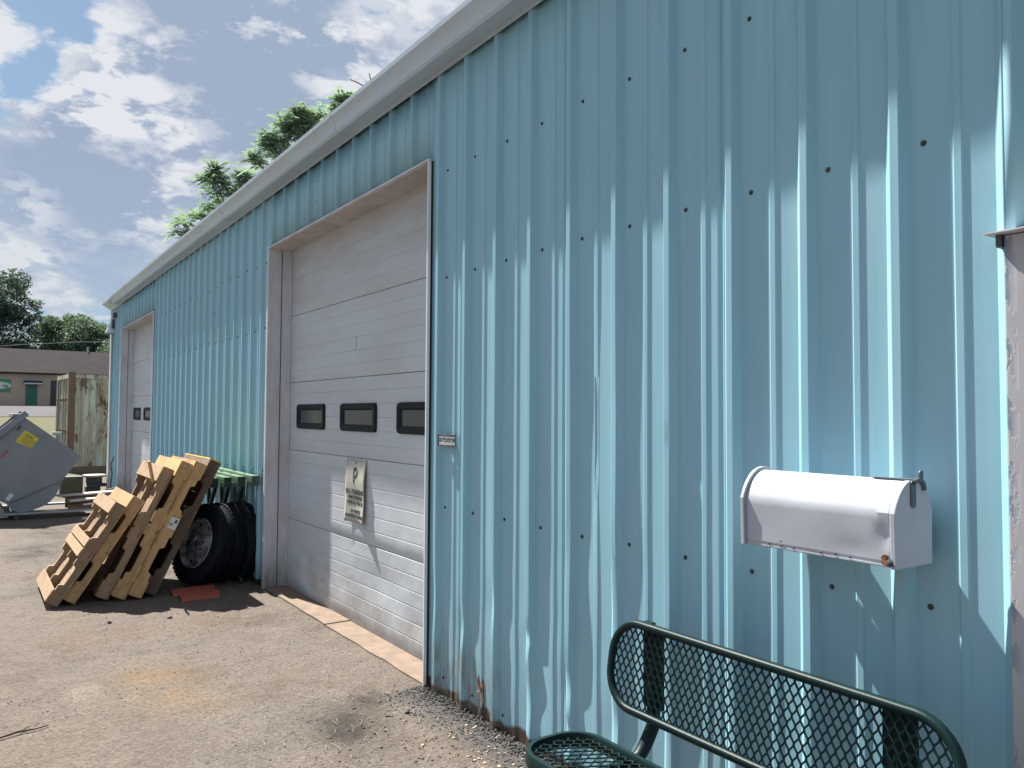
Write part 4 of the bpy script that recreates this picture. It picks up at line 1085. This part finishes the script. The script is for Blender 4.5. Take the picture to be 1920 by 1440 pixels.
# dark lettering band across the oval (only its last letters are in view)
cu = bpy.data.curves.new('t', 'FONT'); cu.body = 'ing'; cu.size = .42; cu.align_x = 'RIGHT'; cu.extrude = .004; cu.shear = .3; cu.offset = .01
tmp = bpy.data.objects.new('tmp', cu); COL.objects.link(tmp); bpy.context.view_layer.update()
me = bpy.data.meshes.new_from_object(tmp.evaluated_get(bpy.context.evaluated_depsgraph_get())); bpy.data.objects.remove(tmp)
q = MB(); q.v = [tuple(Rm(13*PXM+v.co.x, -.118-v.co.z, 1.86+v.co.y)) for v in me.vertices]; q.f = [tuple(p_.vertices) for p_ in me.polygons]; q.mi = [0]*len(q.f); q.build('sign_lettering', M_doorg, sgn)
# chimney pipe
gbox(185*PXM, 189*PXM, 6.8, 7.2, 6.0, 6.75, 'roof_vent', M_galv)

# ------------------------------------------------------------------ trees
import numpy as np
def leaf_object(name, verts, faces_n, mtl, parent=None, per=4):
    verts = np.asarray(verts, dtype=np.float32).reshape(-1, 3)
    org = Vector((float(verts[:, 0].mean()), float(verts[:, 1].mean()), float(verts[:, 2].min())))
    v = verts-np.array(org[:], dtype=np.float32); nf = len(verts)//per
    me = bpy.data.meshes.new(name); me.vertices.add(len(v)); me.vertices.foreach_set('co', v.ravel())
    me.loops.add(nf*per); me.loops.foreach_set('vertex_index', np.arange(nf*per, dtype=np.int32))
    me.polygons.add(nf); me.polygons.foreach_set('loop_start', np.arange(nf, dtype=np.int32)*per)
    me.update(calc_edges=True); me.materials.append(mtl)
    o = bpy.data.objects.new(name, me); COL.objects.link(o); o.location = org
    if parent is not None: o.parent = parent; o.location = org-WL[parent.name]
    return o
def branches(q, base, top, n, spread, r, rng):
    base, top = Vector(base), Vector(top)
    mid = base.lerp(top, .45)+Vector((rng.uniform(-.3, .3), rng.uniform(-.3, .3), 0))*(top-base).length*.08
    q.tube([base, mid, top], [r, r*.7, r*.25], 8); ends = []
    for i in range(n):
        t = .3+.65*i/n; s_ = mid.lerp(top, (t-.45)/.55) if t > .45 else base.lerp(mid, t/.45)
        a_ = rng.uniform(0, 2*pi); L = spread*(1.1-.5*t)*rng.uniform(.6, 1.)
        e_ = s_+Vector((cos(a_)*L, sin(a_)*L, L*rng.uniform(.3, .9)))
        m_ = s_.lerp(e_, .5)+Vector((0, 0, -L*.06)); q.tube([s_, m_, e_], [r*.4*(1.1-t), r*.25*(1.1-t)+.01, .012], 6); ends.append(e_)
    return ends
def far_tree(name, cx, cy, gz, h, rx, seed, mtl, label, blobs, nleaf, lsz):
    rng = random.Random(seed); nr = np.random.default_rng(seed)
    e = empty(name, (cx, cy, gz), label, 'tree', None)
    q = MB(); branches(q, (cx, cy, gz), (cx, cy, gz+h*.85), 14, rx*.8, h*.022, rng); q.build('trunk', M_bark, e, smooth=True)
    C = []
    for (bx, by, bz, br) in blobs: C.append((cx+bx, cy+by, gz+bz, br))
    for i in range(70):
        b_ = blobs[rng.randrange(len(blobs))]; a_ = rng.uniform(0, 2*pi); ph = rng.uniform(-.5, 1.3); r_ = b_[3]*.92
        C.append((cx+b_[0]+cos(a_)*cos(ph)*r_, cy+b_[1]+sin(a_)*cos(ph)*r_, gz+b_[2]+sin(ph)*r_*.85, b_[3]*rng.uniform(.18, .38)))
    C = np.array(C); wgt = C[:, 3]**2.2; wgt /= wgt.sum()
    idx = nr.choice(len(C), nleaf, p=wgt); d = nr.normal(size=(nleaf, 3)); d /= np.linalg.norm(d, axis=1)[:, None]
    rad = C[idx, 3]*(nr.uniform(0.55, 1.04, nleaf)**.6); P = C[idx, :3]+d*rad[:, None]*np.array([1, 1, .82])
    u_ = nr.normal(size=(nleaf, 3)); u_[:, 2] *= .5; u_ /= np.linalg.norm(u_, axis=1)[:, None]
    w_ = np.cross(u_, nr.normal(size=(nleaf, 3))); w_ /= np.linalg.norm(w_, axis=1)[:, None]
    s_ = (lsz*nr.uniform(.5, 1.3, nleaf))[:, None]
    V = np.stack([P-u_*s_, P+w_*s_*.45, P+u_*s_, P-w_*s_*.45], axis=1)
    leaf_object('crown', V, 4, mtl, e)
    return e
# dark tree at left edge, rounder one beside it, both beyond the far building
c1 = CAM+ray(0, 640)*108; c2 = CAM+ray(140, 640)*116; c3 = CAM+ray(245, 640)*114; c4 = CAM+ray(62, 650)*124
far_tree('oak_tree', c1.x-2.0, c1.y, 2.2, 22, 7, 11, M_leafd, 'tall dark tree at the left edge behind the tan building', [(-3, 0, 13.5, 6.5), (-1, 0, 9, 6.4), (3.0, 0, 10.0, 4.0), (.8, 0, 15.0, 4.8), (4.2, -1, 13.2, 2.6), (-5, 1, 17, 4.5), (3.9, 0, 7.0, 2.6)], 26000, .26)
far_tree('maple_tree', c2.x, c2.y, 2.2, 15, 6, 12, M_leafm, 'rounded mid green tree behind the tan roof, left of the workshop', [(0, 0, 9.8, 4.6), (-3.3, 0, 8.0, 3.9), (3.4, 0, 8.6, 3.9), (0, 0, 6, 5), (-4.9, 0, 5.6, 3.0), (5.6, 0, 6.6, 3.4), (.8, 0, 12.0, 2.4)], 26000, .24)
far_tree('maple_tree', c3.x+2, c3.y, 2.2, 13, 6, 13, M_leafm, 'green tree mostly hidden behind the far corner of the workshop', [(0, 0, 8.0, 4.2), (-3.3, 0, 6.8, 3.6), (3.4, 0, 7.6, 3.9)], 12000, .24)
far_tree('maple_tree', c4.x, c4.y, 2.2, 9, 4, 14, M_leafd, 'low dark tree filling the gap between the two trees behind the tan roof', [(0, 0, 4.5, 3.2), (-2.6, 0, 4.2, 2.6), (2.6, 0, 4.4, 2.9)], 9000, .24)

# tree of heaven behind the workshop roof: fronds of paired leaflets
def frond_tree(name, cx, cy, h, label, tips, seed, fl=.52):
    rng = random.Random(seed); nr = np.random.default_rng(seed)
    e = empty(name, (cx, cy, 0), label, 'tree', 'trees of heaven behind the workshop roof')
    q = MB(); q.tube([(cx, cy, 0), (cx+.1, cy, h*.35), (cx, cy+.1, h*.6)], [.16, .12, .08], 8); V = []
    for (tx, ty, tz, tr) in tips:
        tip = Vector((tx, ty, tz)); root = Vector((cx, cy+.1, min(h*.6, tz-.4)))
        q.tube([root, root.lerp(tip, .5)+Vector((0, 0, -.15)), tip], [.06, .035, .012], 6)
        for s_ in range(int(4+6.5*tr)):
            # sprig centre within the cluster
            d = Vector((rng.gauss(0, 1), rng.gauss(0, 1), rng.gauss(0, 1))).normalized()*tr*rng.uniform(.25, 1.)
            c_ = tip+Vector((d.x, d.y, d.z*.8)); 
            if rng.random() < .35: q.tube([tip.lerp(c_, .1), c_], [.010, .005], 4, cap=False)
            nf = rng.randint(6, 10); a0 = rng.uniform(0, 6.28)
            for k in range(nf):
                a_ = a0+k*2.4; elv = rng.uniform(-.5, 1.15)
                dr = Vector((cos(a_)*cos(elv), sin(a_)*cos(elv), sin(elv))); L = fl*rng.uniform(.55, 1.)
                sd_ = dr.cross(Vector((0, 0, 1))).normalized(); np_ = 8
                for j in range(1, np_+1):
                    t = j/np_; pp = c_+dr*L*t+Vector((0, 0, -.30*L*t*t)); ll = .17*(1-.45*t)*rng.uniform(.85, 1.1)
                    for sgn in (-1, 1):
                        ld = (sd_*sgn*.9+dr*.45+Vector((0, 0, -.28))).normalized(); wv = ld.cross(Vector((0, 0, 1))).normalized()*.028
                        V += [pp, pp+ld*ll*.45+wv, pp+ld*ll, pp+ld*ll*.45-wv]
    leaf_object('crown', [tuple(v) for v in V], 4, M_leaf, e)
    q.build('trunk', M_bark, e, smooth=True); return e
def tp(px_, py_, d, r_): v = CAM+ray(px_, py_)*d; return (v.x, v.y, v.z, r_)
t1 = [tp(350, 430, 22, .62), tp(375, 400, 22, .70), tp(398, 345, 22, .48), tp(415, 375, 22.4, .70), tp(440, 355, 22, .42), tp(430, 410, 23, .8), tp(398, 318, 22, .22), tp(458, 335, 21.8, .22)]
t2 = [tp(530, 245, 21, .58), tp(545, 225, 21, .50), tp(580, 240, 21.3, .55), tp(515, 275, 21, .45), tp(560, 270, 21.4, .75), tp(600, 225, 21.4, .45), tp(632, 205, 21, .34), tp(560, 212, 21, .26), tp(645, 190, 21, .16), tp(478, 300, 20.6, .22), tp(620, 250, 22, .8), tp(505, 262, 21, .25)]
frond_tree('tree_of_heaven', 4.3, 21.6, 8, 'feathery green treetop showing over the gutter, lower left of two', t1, 21)
frond_tree('tree_of_heaven', 6.0, 19.9, 10, 'feathery green treetop showing over the gutter, upper right of two', t2, 22)
# bare twigs over the gutter
q = MB()
def tpv(px_, py_, d): return CAM+ray(px_, py_)*d
q.tube([tpv(690, 172, 19), tpv(680, 160, 19), tpv(668, 154, 19), tpv(656, 149, 19)], [.02, .016, .014, .012], 6); q.tube([tpv(697, 160, 19), tpv(694, 145, 19), tpv(692, 137, 19)], [.018, .014, .010], 6)
q.tube([tpv(690, 172, 19), tpv(700, 190, 19), (7.2, 18.3, 6.5), (7.0, 18.6, 0)], [.02, .03, .05, .10], 6); q.tube([tpv(697, 160, 19), tpv(700, 190, 19)], [.02, .03], 6)
tag(q.build('dead_sapling', M_bark, smooth=True), 'bare dead twigs poking up behind the gutter', 'tree')
# overhead wire
q = MB(); a_ = tpv(-300, 661, 95); b_ = tpv(40, 646, 95); c_ = tpv(260, 642, 95); q.tube([a_, tpv(-120, 657, 95), b_, tpv(150, 641, 95), c_], .018, 5); tag(q.build('overhead_wire', M_galv), 'thin pale overhead wire crossing in front of the distant trees', 'wire')

# ------------------------------------------------------------------ debris on the asphalt
rng = random.Random(5)
def pebble(q, x, y, z, r, rng, flat=.7):
    n = 5; a0 = rng.uniform(0, 6.28); b = len(q.v); rs = [r*rng.uniform(.7, 1.2) for _ in range(n)]
    for k in range(n): t = a0+2*pi*k/n; q.v.append((x+rs[k]*cos(t), y+rs[k]*sin(t), z))
    for k in range(n): t = a0+2*pi*k/n; q.v.append((x+rs[k]*.6*cos(t), y+rs[k]*.6*sin(t), z+r*flat*rng.uniform(.7, 1.1)))
    for k in range(n): q.f.append((b+k, b+(k+1) % n, b+n+(k+1) % n, b+n+k)); q.mi.append(0)
    q.f.append(tuple(b+n+k for k in range(n))); q.mi.append(0)
q = MB()
for i in range(5200):
    y = rng.uniform(1.2, 4.12); x = -abs(rng.gauss(0, .11))-.004 if rng.random() < .75 else -abs(rng.gauss(0, .3))
    hgt = .018*math.exp(-(x/.07)**2)
    pebble(q, x, y, hgt*rng.random()-.002, rng.choice((.003, .004, .005, .007, .010)), rng)
for i in range(1300):
    pebble(q, -.02+abs(rng.gauss(0, .05))*-1, rng.uniform(7.15, 12.7), -.002, rng.uniform(.004, .011), rng)
q.build('asphalt_crumbs', M_gravel, kind='stuff')
q = MB()
for i in range(3000):
    x = rng.uniform(-2.4, -.02); y = rng.uniform(2.2, 13)**1.0; pebble(q, x, y, .001, rng.choice((.0025, .003, .004, .006)), rng, .5)
q.build('fine_gravel', M_gravel, kind='stuff')
q = MB()
for i in range(900):
    x = rng.uniform(-2.4, -.02); y = rng.uniform(2.2, 12); pebble(q, x, y, .001, rng.choice((.002, .0025, .0035, .005)), rng, .5)
for i in range(60):
    pebble(q, -.20+rng.gauss(0, .09), 3.15+rng.gauss(0, .22), .003, rng.uniform(.004, .012), rng, .35)
q.build('pale_grit', M_chip, kind='stuff')
q = MB()
for i in range(150):
    x = -.55+rng.gauss(0, .28); y = 3.8+rng.gauss(0, .45); a_ = rng.uniform(0, 6.28); L = rng.uniform(.02, .06)
    p0 = Vector((x, y, .008)); p1 = p0+Vector((cos(a_)*L, sin(a_)*L, rng.uniform(0, .01))); q.bar(p0, p1, .0018, .0018)
q.build('dry_grass_bits', M_straw, kind='stuff')
# twig
q = MB(); q.tube([(-2.10, 4.56, .012), (-2.0, 4.60, .015), (-1.93, 4.60, .012), (-1.87, 4.63, .010)], [.005, .006, .004, .003], 6); q.tube([(-2.0, 4.60, .014), (-1.95, 4.66, .010)], .003, 5)
tag(q.build('twig', M_twig, smooth=True), 'thin dry twig lying on the asphalt at the lower left', 'twig')
for (x, y, r_, lab) in ((-.93, 6.53, .02, 'small dark lump on the asphalt in front of the orange channels'), (-1.34, 6.62, .022, 'small dark lump on the asphalt in front of the pallets'), (-.285, 3.79, .016, 'small dark stone near the door corner')):
    q = MB(); pebble(q, x, y, 0, r_, rng, .8); tag(q.build('stone', M_gravel), lab, 'stone')
